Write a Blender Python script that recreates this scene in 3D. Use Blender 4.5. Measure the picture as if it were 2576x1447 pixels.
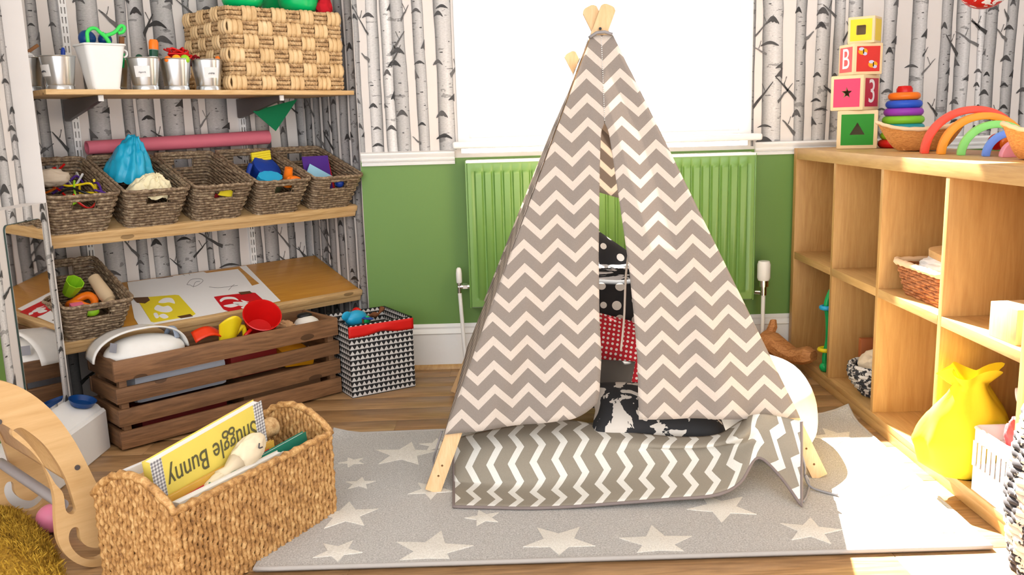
import bpy, bmesh, math, random
from math import sin, cos, pi, radians, sqrt, atan2, floor as fl
from mathutils import Vector, Matrix, Euler, noise as mnoise
for o in list(bpy.data.objects): bpy.data.objects.remove(o)
SC = bpy.context.scene
COL = SC.collection
random.seed(7)

# ------------------------------------------------------------------ camera
W, H = 2576, 1447
FPX, PITCH, ROLL, YAW, CAMZ = 2231.8, .183579, -.0287924, .0061076, 1.0
_f = Vector((sin(YAW)*cos(PITCH), cos(YAW)*cos(PITCH), -sin(PITCH)))
_r0 = Vector((cos(YAW), -sin(YAW), 0)); _u0 = _r0.cross(_f)
_r = cos(ROLL)*_r0 + sin(ROLL)*_u0; _u = -sin(ROLL)*_r0 + cos(ROLL)*_u0
CAMP = Vector((0, 0, CAMZ))
cam = bpy.data.cameras.new('camera'); camo = bpy.data.objects.new('camera', cam); COL.objects.link(camo)
cam.sensor_width = 36; cam.lens = FPX/W*36; cam.clip_start = .05
camo.matrix_world = Matrix(((_r.x, _u.x, -_f.x, 0), (_r.y, _u.y, -_f.y, 0), (_r.z, _u.z, -_f.z, CAMZ), (0, 0, 0, 1)))
SC.camera = camo

# ------------------------------------------------------------------ world, sun, exposure
wd = bpy.data.worlds.new('world'); SC.world = wd; wd.use_nodes = True
bg = wd.node_tree.nodes['Background']
bg.inputs[0].default_value = (.975, .985, 1.0, 1); bg.inputs[1].default_value = 2.6
sun = bpy.data.lights.new('sun_offscreen', 'SUN'); sun.energy = 42; sun.angle = radians(.6); sun.color = (1, .95, .86)
suno = bpy.data.objects.new('sun_offscreen', sun); COL.objects.link(suno)
suno.rotation_euler = Vector((.245, -1, -1)).to_track_quat('-Z', 'Y').to_euler()
suno.location = (-.5, 6, 4)
SC.view_settings.view_transform = 'Standard'; SC.view_settings.look = 'None'
SC.view_settings.gamma = 1; SC.view_settings.use_curve_mapping = False
SC.view_settings.exposure = 0.5

# ------------------------------------------------------------------ pixel -> place (depth always from a surface)
def ray(x, y): return _f*FPX + _r*(x-W/2) - _u*(y-H/2)
def PZ(x, y, z=0.0):
    d = ray(x, y); return CAMP + d*((z-CAMZ)/d.z)
def PY(x, y, Y):
    d = ray(x, y); return CAMP + d*(Y/d.y)
def PX(x, y, X):
    d = ray(x, y); return CAMP + d*(X/d.x)
def PP(x, y, p0, n):
    d = ray(x, y); return CAMP + d*((Vector(p0)-CAMP).dot(n)/d.dot(n))
AE = Vector((sin(radians(46.5)), cos(radians(46.5)), 0)); AN = Vector((-AE.y, AE.x, 0))
AR = Vector((-.5705, 3.60, 0)); AROT = radians(43.5)
def A(u, w, z=0.0): return AR + AE*u + AN*w + Vector((0, 0, z))       # alcove coordinates -> world
def PA(x, y, w):
    q = PP(x, y, AR+AN*w, AN) - AR; return q.dot(AE), q.z

# ------------------------------------------------------------------ mesh helpers
class MB:
    def __init__(s): s.v = []; s.f = []; s.uv = {}; s.c = None
    def add(s, vs, fs):
        b = len(s.v); s.v += [tuple(p) for p in vs]; s.f += [tuple(i+b for i in q) for q in fs]; return b
    def box(s, x0, x1, y0, y1, z0, z1):
        s.add([(x, y, z) for z in (z0, z1) for y in (y0, y1) for x in (x0, x1)],
              [(0, 2, 3, 1), (4, 5, 7, 6), (0, 1, 5, 4), (2, 6, 7, 3), (0, 4, 6, 2), (1, 3, 7, 5)]); return s
    def tube(s, pts, r, n=8, closed=False, caps=True, flat=None):
        pts = [Vector(p) for p in pts]; m = len(pts); rs = r if isinstance(r, (list, tuple)) else [r]*m
        up = None; rings = []
        for i in range(m):
            if closed: t = pts[(i+1) % m]-pts[i-1]
            else: t = pts[min(i+1, m-1)]-pts[max(i-1, 0)]
            if t.length < 1e-9: t = Vector((0, 0, 1))
            t.normalize()
            if up is None:
                up = Vector((0, 0, 1)) if abs(t.z) < .9 else Vector((1, 0, 0))
            a = (up - t*up.dot(t))
            if a.length < 1e-6: a = t.orthogonal()
            a.normalize(); b = t.cross(a); up = a
            k = flat if flat else 1.0
            rings.append([pts[i]+a*(rs[i]*k*cos(2*pi*j/n))+b*(rs[i]*sin(2*pi*j/n)) for j in range(n)])
        base = len(s.v)
        for g in rings: s.v += [tuple(p) for p in g]
        for i in range(m if closed else m-1):
            i2 = (i+1) % m
            for j in range(n):
                j2 = (j+1) % n
                s.f.append((base+i*n+j, base+i*n+j2, base+i2*n+j2, base+i2*n+j))
        if caps and not closed:
            s.f.append(tuple(base+j for j in reversed(range(n)))); s.f.append(tuple(base+(m-1)*n+j for j in range(n)))
        return s
    def cyl(s, p0, p1, r0, r1=None, n=20): return s.tube([p0, p1], [r0, r0 if r1 is None else r1], n)
    def lathe(s, prof, n=32, c=(0, 0, 0), sx=1, sy=1):
        base = len(s.v)
        for (r, z) in prof:
            for j in range(n):
                a = 2*pi*j/n; s.v.append((c[0]+r*sx*cos(a), c[1]+r*sy*sin(a), c[2]+z))
        for i in range(len(prof)-1):
            for j in range(n):
                j2 = (j+1) % n; s.f.append((base+i*n+j, base+i*n+j2, base+(i+1)*n+j2, base+(i+1)*n+j))
        return s
    def prism(s, poly, d0, d1, fn=lambda a, b, d: (a, d, b)):
        m = len(poly)
        s.add([fn(a, b, d0) for a, b in poly]+[fn(a, b, d1) for a, b in poly],
              [tuple(range(m)), tuple(reversed(range(m, 2*m)))]+[(i, i+m, (i+1) % m+m, (i+1) % m) for i in range(m)]); return s
    def sheet(s, nu, nv, fn, uvfn=None, closeu=False):
        base = len(s.v); cu = nu if closeu else nu+1
        for j in range(nv+1):
            for i in range(cu):
                p = fn(i/nu, j/nv); s.v.append(tuple(p))
        for j in range(nv):
            for i in range(nu):
                i2 = (i+1) % cu
                q = (base+j*cu+i, base+j*cu+i2, base+(j+1)*cu+i2, base+(j+1)*cu+i); s.f.append(q)
                if uvfn: s.uv[len(s.f)-1] = [uvfn(i/nu, j/nv), uvfn((i+1)/nu, j/nv), uvfn((i+1)/nu, (j+1)/nv), uvfn(i/nu, (j+1)/nv)]
        return s
    def sphere(s, c, r, n=16, m=10, sz=1, sx=1, sy=1):
        prof = [(max(r*sin(pi*i/m), 1e-5), -r*sz*cos(pi*i/m)) for i in range(m+1)]
        return s.lathe(prof, n, c, sx, sy)
    def mesh(s, name, bevel=0, smooth=False, seg=2):
        me = bpy.data.meshes.new(name); me.from_pydata(s.v, [], s.f)
        if s.uv:
            ul = me.uv_layers.new(name='UVMap')
            for p in me.polygons:
                if p.index in s.uv:
                    for k, li in enumerate(p.loop_indices): ul.data[li].uv = s.uv[p.index][k]
        if s.c:
            ca = me.color_attributes.new('Col', 'FLOAT_COLOR', 'POINT')
            ca.data.foreach_set('color', [x for q in s.c for x in (q[0], q[1], q[2], 1)])
        bm = bmesh.new(); bm.from_mesh(me)
        if not s.c and not s.uv: bmesh.ops.remove_doubles(bm, verts=bm.verts, dist=1e-6)
        if not s.c: bmesh.ops.recalc_face_normals(bm, faces=bm.faces)
        if bevel:
            es = [e for e in bm.edges if len(e.link_faces) == 2 and e.calc_face_angle(0) > .5]
            bmesh.ops.bevel(bm, geom=es, offset=bevel, segments=seg, affect='EDGES', profile=.6)
        bm.to_mesh(me); bm.free()
        if smooth: me.shade_smooth()
        elif bevel: me.shade_smooth(); me.set_sharp_from_angle(angle=radians(50))
        return me
def auto(me, deg=40):
    me.shade_smooth(); me.set_sharp_from_angle(angle=radians(deg))
def link(name, me, m=None, parent=None, loc=None, rot=None):
    o = bpy.data.objects.new(name, me); COL.objects.link(o)
    if m is not None:
        if not me.materials: me.materials.append(m)
    if parent is not None: o.parent = parent
    if loc is not None: o.location = loc
    if rot is not None: o.rotation_euler = rot
    return o
def ob(name, mb, m, parent=None, bevel=0, smooth=False, loc=None, rot=None, seg=2, sharp=None, solid=0, sub=0):
    me = mb.mesh(name, bevel, smooth, seg)
    if sharp: auto(me, sharp)
    o = link(name, me, m, parent, loc, rot)
    if solid:
        md = o.modifiers.new('thickness', 'SOLIDIFY'); md.thickness = solid; md.offset = 0
    if sub:
        md = o.modifiers.new('smooth', 'SUBSURF'); md.levels = sub; md.render_levels = sub
    return o
def tag(o, label, cat, group=None):
    o['label'] = label; o['category'] = cat
    if group: o['group'] = group
    return o
def thing(name, label, cat, loc=(0, 0, 0), rot=(0, 0, 0), group=None):
    o = bpy.data.objects.new(name, None); COL.objects.link(o); o.location = loc; o.rotation_euler = rot
    o.empty_display_size = .05
    return tag(o, label, cat, group)
def struct(name, mb, m, parent=None, **k):
    o = ob(name, mb, m, parent, **k)
    if parent is None: o['kind'] = 'structure'
    return o
def copy_tree(o, parent=None):
    c = o.copy(); COL.objects.link(c); c.parent = parent
    for ch in o.children: copy_tree(ch, c)
    return c
def lerp(a, b, t): return a+(b-a)*t
def pl(pts, y):                                    # piecewise linear x(y) through [(y,x)..]
    if y <= pts[0][0]: return pts[0][1]
    for (a, b), (c, d) in zip(pts, pts[1:]):
        if y <= c: return b+(d-b)*(y-a)/(c-a)
    return pts[-1][1]
def N3(x, y, z=0.0): return mnoise.noise(Vector((x, y, z)))
def catmull(pts, k=6, closed=False):
    pts = [Vector(p) for p in pts]; out = []; m = len(pts)
    for i in range(m if closed else m-1):
        g = (lambda j: pts[j % m]) if closed else (lambda j: pts[max(0, min(m-1, j))])
        a, b, c, d = g(i-1), g(i), g(i+1), g(i+2)
        for t in range(k):
            t /= k; out.append(.5*((2*b)+(c-a)*t+(2*a-5*b+4*c-d)*t*t+(3*b-a-3*c+d)*t**3))
    if not closed: out.append(pts[-1])
    return out
def cut(me, cutters):                               # real holes: subtract closed solids from a mesh
    o = bpy.data.objects.new('c', me); COL.objects.link(o); tmp = []
    for mb in cutters:
        c = bpy.data.objects.new('c', mb.mesh('c')); COL.objects.link(c); tmp.append(c)
        md = o.modifiers.new('b', 'BOOLEAN'); md.operation = 'DIFFERENCE'; md.object = c; md.solver = 'EXACT'
    dg = bpy.context.evaluated_depsgraph_get(); dg.update(); out = bpy.data.meshes.new_from_object(o.evaluated_get(dg))
    for c in tmp+[o]: bpy.data.objects.remove(c)
    out.name = me.name; auto(out, 40); return out
def textmesh(body, size):
    cu = bpy.data.curves.new('t', 'FONT'); cu.body = body; cu.size = size; cu.align_x = 'CENTER'; cu.align_y = 'CENTER'; cu.extrude = .0004
    o = bpy.data.objects.new('t', cu); COL.objects.link(o)
    dg = bpy.context.evaluated_depsgraph_get(); me = bpy.data.meshes.new_from_object(o.evaluated_get(dg))
    bpy.data.objects.remove(o); bpy.data.curves.remove(cu); me.name = 'lettering'; return me

# ------------------------------------------------------------------ materials
MATS = {}
def newmat(name):
    m = bpy.data.materials.new(name); m.use_nodes = True; nt = m.node_tree; b = nt.nodes['Principled BSDF']
    return m, nt, b
class NG:
    def __init__(s, nt): s.nt = nt
    def n(s, t, **k):
        x = s.nt.nodes.new(t)
        for a, b in k.items(): setattr(x, a, b)
        return x
    def l(s, a, b): s.nt.links.new(a, b)
    def val(s, sock, v):
        if hasattr(v, 'is_output') or isinstance(v, bpy.types.NodeSocket): s.l(v, sock)
        else: sock.default_value = v
    def math(s, op, a, b=None, c=None):
        x = s.n('ShaderNodeMath', operation=op); s.val(x.inputs[0], a)
        if b is not None: s.val(x.inputs[1], b)
        if c is not None: s.val(x.inputs[2], c)
        return x.outputs[0]
    def mix(s, f, a, b):
        x = s.n('ShaderNodeMix', data_type='RGBA'); s.val(x.inputs[0], f)
        s.val(x.inputs[6], a if not isinstance(a, tuple) else (*a, 1)[:4]); s.val(x.inputs[7], b if not isinstance(b, tuple) else (*b, 1)[:4])
        return x.outputs[2]
    def noise(s, vec, scale, detail=3, rough=.55, dist=0):
        x = s.n('ShaderNodeTexNoise'); s.l(vec, x.inputs['Vector']); x.inputs['Scale'].default_value = scale
        x.inputs['Detail'].default_value = detail; x.inputs['Roughness'].default_value = rough; x.inputs['Distortion'].default_value = dist
        return x.outputs[0]
    def obj(s, scale=(1, 1, 1), rnd=True):
        tc = s.n('ShaderNodeTexCoord'); mp = s.n('ShaderNodeMapping'); s.l(tc.outputs['Object'], mp.inputs[0]); mp.inputs['Scale'].default_value = scale
        if rnd:
            oi = s.n('ShaderNodeObjectInfo'); va = s.n('ShaderNodeVectorMath', operation='ADD'); 
            cx = s.n('ShaderNodeCombineXYZ'); r = s.math('MULTIPLY', oi.outputs['Random'], 37.0)
            for i in range(3): s.l(r, cx.inputs[i])
            s.l(mp.outputs[0], va.inputs[0]); s.l(cx.outputs[0], va.inputs[1]); return va.outputs[0]
        return mp.outputs[0]
    def ramp(s, f, stops):
        x = s.n('ShaderNodeValToRGB'); s.l(f, x.inputs[0]); e = x.color_ramp.elements
        while len(e) < len(stops): e.new(.5)
        for k, (p, c) in zip(e, stops): k.position = p; k.color = (*c, 1)
        return x.outputs[0]
    def bump(s, h, strength, dist, b):
        x = s.n('ShaderNodeBump'); s.l(h, x.inputs['Height']); x.inputs['Strength'].default_value = strength; x.inputs['Distance'].default_value = dist
        s.l(x.outputs[0], b.inputs['Normal'])
def srgb(r, g, b):
    k = lambda c: ((c/255)/12.92 if c/255 <= .04045 else (((c/255)+.055)/1.055)**2.4)
    return (k(r), k(g), k(b))
def plain(name, c, rough=.5, var=.08, scale=30, metal=0, bump=0, spec=.5, coat=0, sheen=0, trans=0, alpha=1, sss=0):
    if name in MATS: return MATS[name]
    m, nt, b = newmat(name); g = NG(nt)
    f = g.noise(g.obj(), scale, 4)
    col = g.mix(f, tuple(x*(1-var) for x in c), tuple(min(1, x*(1+var)) for x in c)); g.l(col, b.inputs['Base Color'])
    b.inputs['Roughness'].default_value = rough; b.inputs['Metallic'].default_value = metal; b.inputs['Specular IOR Level'].default_value = spec
    b.inputs['Coat Weight'].default_value = coat; b.inputs['Sheen Weight'].default_value = sheen
    if trans: b.inputs['Transmission Weight'].default_value = trans
    if alpha < 1: b.inputs['Alpha'].default_value = alpha
    if bump: g.bump(g.noise(g.obj(), scale*4, 5), .5, bump, b)
    MATS[name] = m; return m
def wood(name, c1, c2, axis='x', rough=.5, scale=1.0, rings=.6, tone=.15, coat=0, knots=False):
    if name in MATS: return MATS[name]
    m, nt, b = newmat(name); g = NG(nt)
    sc = {'x': (1.2, 14, 14), 'y': (14, 1.2, 14), 'z': (14, 14, 1.2)}[axis]
    v = g.obj(tuple(k*scale for k in sc))
    n1 = g.noise(v, 1.6, 3, .5, .8); n2 = g.noise(v, 9, 5, .7)
    w = g.math('FRACT', g.math('MULTIPLY', n1, 7.0)); w = g.math('ABSOLUTE', g.math('SUBTRACT', w, .5))
    t = g.math('ADD', g.math('MULTIPLY', w, rings), g.math('MULTIPLY', n2, 1-rings*.5))
    t = g.math('SUBTRACT', t, .1)
    oi = g.n('ShaderNodeObjectInfo')
    col = g.ramp(t, [(0.1, c1), (.75, c2)])
    k = g.math('ADD', g.math('MULTIPLY', oi.outputs['Random'], tone*2), 1-tone)
    hs = g.n('ShaderNodeHueSaturation'); g.l(k, hs.inputs['Value']); g.l(col, hs.inputs['Color']); out = hs.outputs[0]
    if knots:
        vo = g.n('ShaderNodeTexVoronoi'); vv = g.obj({'x': (3.5, 9, 9), 'y': (9, 3.5, 9), 'z': (9, 9, 3.5)}[axis]); g.l(vv, vo.inputs['Vector']); vo.inputs['Scale'].default_value = 1.0
        kf = g.math('LESS_THAN', vo.outputs['Distance'], .1); out = g.mix(g.math('MULTIPLY', kf, .7), out, tuple(x*.35 for x in c1))
    g.l(out, b.inputs['Base Color']); b.inputs['Roughness'].default_value = rough; b.inputs['Coat Weight'].default_value = coat
    g.bump(n2, .15, .002, b); MATS[name] = m; return m
def attrmat(name, rough=.6, mottle=.38, scale=110, bark=True):
    m, nt, b = newmat(name); g = NG(nt); at = g.n('ShaderNodeAttribute'); at.attribute_name = 'Col'
    tc = g.n('ShaderNodeTexCoord'); mp = g.n('ShaderNodeMapping'); g.l(tc.outputs['Object'], mp.inputs[0]); mp.inputs['Scale'].default_value = (1, 1, 2.2)
    n1 = g.noise(mp.outputs[0], scale, 5, .7); k = g.math('ADD', g.math('MULTIPLY', n1, mottle*2), 1-mottle)
    mp2 = g.n('ShaderNodeMapping'); g.l(tc.outputs['Object'], mp2.inputs[0]); mp2.inputs['Scale'].default_value = (22, 22, 95)
    n2 = g.noise(mp2.outputs[0], 1.0, 3, .6); fk = g.math('GREATER_THAN', n2, .665); n3 = g.noise(mp.outputs[0], 14, 3, .6); fk2 = g.math('MULTIPLY', g.math('GREATER_THAN', n3, .64), .45)
    k = g.math('MULTIPLY', k, g.math('SUBTRACT', 1.0, g.math('MULTIPLY', fk, .6))); k = g.math('MULTIPLY', k, g.math('SUBTRACT', 1.0, fk2))
    vm = g.n('ShaderNodeVectorMath', operation='SCALE'); g.l(at.outputs['Color'], vm.inputs[0]); g.l(k, vm.inputs['Scale'])
    g.l(vm.outputs[0], b.inputs['Base Color']); b.inputs['Roughness'].default_value = rough; MATS[name] = m; return m
def chevron(name, grey, white, pu, pv, amp, wf, swap=False, transl=.0, off=0.0, lines=False):
    m, nt, b = newmat(name); g = NG(nt); uv = g.n('ShaderNodeUVMap'); uv.uv_map = 'UVMap'
    sp = g.n('ShaderNodeSeparateXYZ'); g.l(uv.outputs[0], sp.inputs[0]); U, V = sp.outputs[0], sp.outputs[1]
    if swap: U, V = V, U
    t = g.math('FRACT', g.math('ADD', g.math('DIVIDE', U, pu), 100.0)); tri = g.math('ABSOLUTE', g.math('SUBTRACT', g.math('MULTIPLY', t, 2.0), 1.0))
    q = g.math('FRACT', g.math('ADD', g.math('ADD', g.math('DIVIDE', V, pv), g.math('MULTIPLY', tri, amp/pv)), 100.0+off))
    f = g.math('LESS_THAN', q, wf)
    wv = g.noise(g.obj((1, 1, 1), False), 500, 2); k = g.math('ADD', g.math('MULTIPLY', wv, .3), .85)
    edge = g.math('MULTIPLY', g.math('LESS_THAN', g.math('ABSOLUTE', g.math('SUBTRACT', q, wf+.012)), .014), .25)
    c = g.mix(f, grey, white); c = g.mix(edge, c, tuple(x*.5 for x in grey))
    vm = g.n('ShaderNodeVectorMath', operation='SCALE'); g.l(c, vm.inputs[0]); g.l(k, vm.inputs['Scale'])
    g.l(vm.outputs[0], b.inputs['Base Color']); b.inputs['Roughness'].default_value = .85; b.inputs['Specular IOR Level'].default_value = .2
    if transl:
        tr = g.n('ShaderNodeBsdfTranslucent'); g.l(vm.outputs[0], tr.inputs[0]); mx = g.n('ShaderNodeMixShader'); mx.inputs[0].default_value = transl
        out = nt.nodes['Material Output']; g.l(b.outputs[0], mx.inputs[1]); g.l(tr.outputs[0], mx.inputs[2]); g.l(mx.outputs[0], out.inputs[0])
    MATS[name] = m; return m
def dots(name, base, dot, n, r, rough=.85, jit=False):
    m, nt, b = newmat(name); g = NG(nt); uv = g.n('ShaderNodeUVMap'); uv.uv_map = 'UVMap'
    vo = g.n('ShaderNodeTexVoronoi'); g.l(uv.outputs[0], vo.inputs['Vector']); vo.inputs['Scale'].default_value = n; vo.inputs['Randomness'].default_value = .35 if jit else .12
    f = g.math('LESS_THAN', vo.outputs['Distance'], r); g.l(g.mix(f, base, dot), b.inputs['Base Color']); b.inputs['Roughness'].default_value = rough
    MATS[name] = m; return m
def patches(name, a, c, scale, thr=.5, dist=1.5, stretch=(1, 1, 1), rough=.85):
    m, nt, b = newmat(name); g = NG(nt); f = g.noise(g.obj(stretch), scale, 4, .55, dist); f = g.math('GREATER_THAN', f, thr)
    g.l(g.mix(f, a, c), b.inputs['Base Color']); b.inputs['Roughness'].default_value = rough; MATS[name] = m; return m

M_paper = plain('wallpaper_ground', (.72, .675, .64), .7, .02)
M_green = plain('green_paint', srgb(104, 142, 68), .55, .03, 8)
M_white = plain('white_gloss_paint', (.86, .86, .85), .35, .02)
M_ceil = plain('ceiling_paint', (.88, .87, .85), .8, .02)
M_floor = wood('oak_floor', srgb(128, 94, 58), srgb(190, 150, 104), 'x', .38, .8, .5, .08)
M_oak = wood('oak_veneer', srgb(176, 130, 72), srgb(208, 166, 104), 'z', .42, .7, .35, .05)
M_oakx = wood('oak_veneer_long', srgb(178, 134, 76), srgb(212, 172, 112), 'y', .42, .7, .35, .05)
M_pine = wood('pine_shelf', srgb(188, 146, 92), srgb(226, 192, 140), 'x', .55, .9, .5, .05, knots=True)
M_crate = wood('brown_stained_pine', srgb(88, 60, 38), srgb(152, 110, 74), 'x', .55, .9, .45, .18, knots=True)
M_ply = wood('birch_plywood', srgb(196, 154, 100), srgb(222, 184, 132), 'x', .45, .5, .3, .03)
M_pole = wood('pale_pine_pole', srgb(206, 166, 116), srgb(230, 196, 150), 'z', .55, .8, .4, .04)
M_bark = attrmat('birch_print')
# ================================================================== the room
ZD = .868                                                             # top of the green paint
YB = 3.60
WL, WR_, WT, WB = -.165, .985, 2.42, .915
fb = MB().box(-2.4, 2.4, -.6, 4.2, -.06, -.0015); floor_o = struct('floor', fb, M_floor)
PM = []
for L in (1.25, .62):
    PM.append(MB().box(0, L-.0012, 0, .1285, -.012, 0).mesh('plank', .0008, seg=1))
y = .6; row = 0
while y < 3.6:
    x = -2.4 - (row*.47 % 1.25); k = 0
    while x < 2.4:
        L = 1.25; me = PM[0]
        x1 = x
        if x1 + L > -2.35 and x1 < 2.25:
            link('plank', me, M_floor, floor_o, (x1, y, 0))
        x += L; k += 1
    y += .13; row += 1
wb = MB()
wb.box(-.5705, WL, YB, YB+.13, 0, 2.55).box(WR_, 2.3, YB, YB+.13, 0, 2.55).box(WL, WR_, YB, YB+.13, 0, WB-.03).box(WL, WR_, YB, YB+.13, WT, 2.55)
wall_back = struct('wall_back', wb, M_paper)
gp = MB().box(-.5705, 2.3, YB-.004, YB+.001, 0, ZD); ob('green_painted_panel', gp, M_green, wall_back)
struct('ceiling', MB().box(-2.4, 2.4, -.6, YB+.13, 2.55, 2.65).box(-2.4, -.5, YB+.13, 4.3, 2.55, 2.65), M_ceil)
struct('wall_right', MB().box(2.25, 2.35, -.6, 3.6, 0, 2.55), M_paper)
XL, XU, YLC = -1.40, -1.465, 2.735                                     # left wall below / above dado height, its free end
YW0 = 2.28
wl = MB().box(-2.3, XL, YW0, YLC, 0, .80).box(-2.3, XU, YW0, YLC, .79, 2.55).box(-2.4, -2.3, -.6, YLC, 0, 2.55)
wall_left = struct('wall_left', wl, M_paper)
YG = PX(8, 920, XL).y
ob('green_painted_panel', MB().box(XL-.002, XL+.003, YW0, YG, 0, .80), M_green, wall_left)
UL = -1.20; WD = .41
def abox(mb, u0, u1, w0, w1, z0, z1):
    mb.add([A(u, w, z) for z in (z0, z1) for w in (w0, w1) for u in (u0, u1)],
           [(0, 2, 3, 1), (4, 5, 7, 6), (0, 1, 5, 4), (2, 6, 7, 3), (0, 4, 6, 2), (1, 3, 7, 5)]); return mb
wall_ab = struct('wall_alcove_back', abox(MB(), UL-.1, .1, WD, WD+.1, 0, 2.55), M_paper)
# right return (thin wedge behind the back wall's end)
q = [A(0, .0), A(0, WD+.05), A(.10, WD+.05), A(.10, .11)]
mb = MB(); mb.add([p for p in q]+[p+Vector((0, 0, 2.55)) for p in q], [(0, 1, 2, 3), (7, 6, 5, 4), (0, 4, 5, 1), (1, 5, 6, 2), (2, 6, 7, 3), (3, 7, 4, 0)])
wall_ar = struct('wall_alcove_right', mb, M_paper)
mb = MB(); q = [Vector((XL-.001, YLC, 0)), Vector((XL-.3, YLC, 0)), A(UL-.12, WD+.05), A(UL, WD+.05)]
mb.add([p for p in q]+[p+Vector((0, 0, 2.55)) for p in q], [(0, 1, 2, 3), (7, 6, 5, 4), (0, 4, 5, 1), (1, 5, 6, 2), (2, 6, 7, 3), (3, 7, 4, 0)])
wall_al = struct('wall_alcove_left', mb, M_paper)

# ---- birch trunk wallpaper: flat print on the walls
def wallpaper(parent, org, ud, nd, u0, u1, z0, z1, trunks, seed, eps=.0006):
    rnd = random.Random(seed); mb = MB(); mb.c = []
    def put(pts, cols, faces, layer):
        vs = []
        for (u, z) in pts:
            uu = min(max(u, u0), u1); zz = min(max(z, z0), z1)
            vs.append(org+ud*uu+nd*(eps*(1+layer))+Vector((0, 0, zz)))
        mb.add(vs, faces); mb.c += cols
    nz = 60
    def quadstrip(pa, pb, col, layer):
        m = len(pa); pts = []
        for a, b in zip(pa, pb): pts += [a, b]
        put(pts, [col]*len(pts), [(2*i, 2*i+1, 2*i+3, 2*i+2) for i in range(m-1)], layer)
    for ti, (c, w, tone) in enumerate(trunks):
        sd = rnd.uniform(0, 99); lean = rnd.uniform(-.015, .015)
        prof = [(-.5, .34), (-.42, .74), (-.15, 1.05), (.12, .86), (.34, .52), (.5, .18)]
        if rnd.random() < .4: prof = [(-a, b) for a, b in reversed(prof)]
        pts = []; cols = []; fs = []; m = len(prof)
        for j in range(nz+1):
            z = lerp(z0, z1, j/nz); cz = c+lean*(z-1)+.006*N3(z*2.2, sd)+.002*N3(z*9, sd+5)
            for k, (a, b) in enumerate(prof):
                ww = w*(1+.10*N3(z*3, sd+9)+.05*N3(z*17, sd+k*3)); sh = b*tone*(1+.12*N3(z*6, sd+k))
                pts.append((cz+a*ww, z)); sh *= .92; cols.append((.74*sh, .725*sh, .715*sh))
        for j in range(nz):
            for k in range(m-1):
                a = j*m+k; fs.append((a, a+1, a+m+1, a+m))
        put(pts, cols, fs, ti % 3)
        # bark marks
        z = z0+rnd.uniform(0, .1)
        while z < z1:
            cz = c+lean*(z-1)+.006*N3(z*2.2, sd); kind = rnd.random(); d = rnd.uniform(.028, .10); dk = rnd.uniform(.02, .09); col = (dk, dk*.95, dk*.95)
            if kind < .35:                                             # eyebrow scar
                a0 = cz+rnd.uniform(-.4, .1)*w; hw = w*rnd.uniform(.25, .5); hh = rnd.uniform(.008, .024)
                up = []; lo = []
                for i in range(9):
                    t = i/8; uu = a0-hw+2*hw*t; ar = hh*1.2*sin(pi*t)
                    th = hh*(.25+sin(pi*t)*.75)*(1+.3*N3(uu*200, z*50)); up.append((uu, z+ar)); lo.append((uu, z+ar-th))
                quadstrip(up, lo, col, 4)
            elif kind < .6:                                            # small ticks
                a0 = cz+rnd.uniform(-.4, .3)*w; l = rnd.uniform(.004, .014)
                quadstrip([(a0, z+.002), (a0+l, z+.003)], [(a0, z-.001), (a0+l, z-.0015)], col, 4)
            elif kind < .8:                                            # edge scar
                s = rnd.choice((-1, 1)); ed = cz+s*w*.5; hh = rnd.uniform(.015, .04)
                quadstrip([(ed-s*w*.34, z+hh*.1), (ed-s*w*.15, z+hh*.55), (ed+s*w*.03, z+hh)], [(ed-s*w*.34, z), (ed-s*w*.1, z+hh*.1), (ed+s*w*.02, z-hh*.2)], col, 4)
            else:                                                      # twig
                s = rnd.choice((-1, 1)); l = rnd.uniform(.04, .13); ang = rnd.uniform(.5, 1.1); a0 = cz+s*w*.3; th = rnd.uniform(.004, .009)
                up = []; lo = []
                for i in range(6):
                    t = i/5; uu = a0+s*l*t*cos(ang); zz = z+l*t*sin(ang)+.006*N3(t*4, sd+z*9); h2 = th*(1-.75*t)
                    up.append((uu, zz+h2)); lo.append((uu+s*h2*.6, zz-h2))
                g = rnd.uniform(.03, .16); quadstrip(up, lo, (g, g*.95, g*.92), 5)
                if l > .06:
                    uu, zz = up[3]; quadstrip([(uu, zz+.002), (uu-s*.012, zz+.03)], [(uu+.003, zz), (uu-s*.009, zz+.03)], (g, g, g), 5)
            z += d
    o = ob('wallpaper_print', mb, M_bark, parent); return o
XV = Vector((1, 0, 0)); ORG = Vector((0, YB, 0)); NB = Vector((0, -1, 0))
def tr_px(lst, y, Yw=YB):
    out = []
    for a, b, tone in lst:
        xa, xb = PY(a, y, Yw).x, PY(b, y, Yw).x; out.append(((xa+xb)/2, xb-xa, tone))
    return out
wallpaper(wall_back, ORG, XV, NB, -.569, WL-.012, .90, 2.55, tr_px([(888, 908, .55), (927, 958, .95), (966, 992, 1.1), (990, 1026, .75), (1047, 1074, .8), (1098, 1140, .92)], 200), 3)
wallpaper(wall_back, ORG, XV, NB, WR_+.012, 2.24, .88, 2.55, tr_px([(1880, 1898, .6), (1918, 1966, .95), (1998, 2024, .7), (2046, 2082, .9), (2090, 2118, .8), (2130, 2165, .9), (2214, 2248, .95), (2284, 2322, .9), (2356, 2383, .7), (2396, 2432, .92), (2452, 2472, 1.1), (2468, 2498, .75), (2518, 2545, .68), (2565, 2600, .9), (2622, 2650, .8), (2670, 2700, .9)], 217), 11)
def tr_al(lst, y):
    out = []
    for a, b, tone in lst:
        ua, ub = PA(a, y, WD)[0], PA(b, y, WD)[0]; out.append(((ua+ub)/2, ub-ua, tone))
    return out
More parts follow.
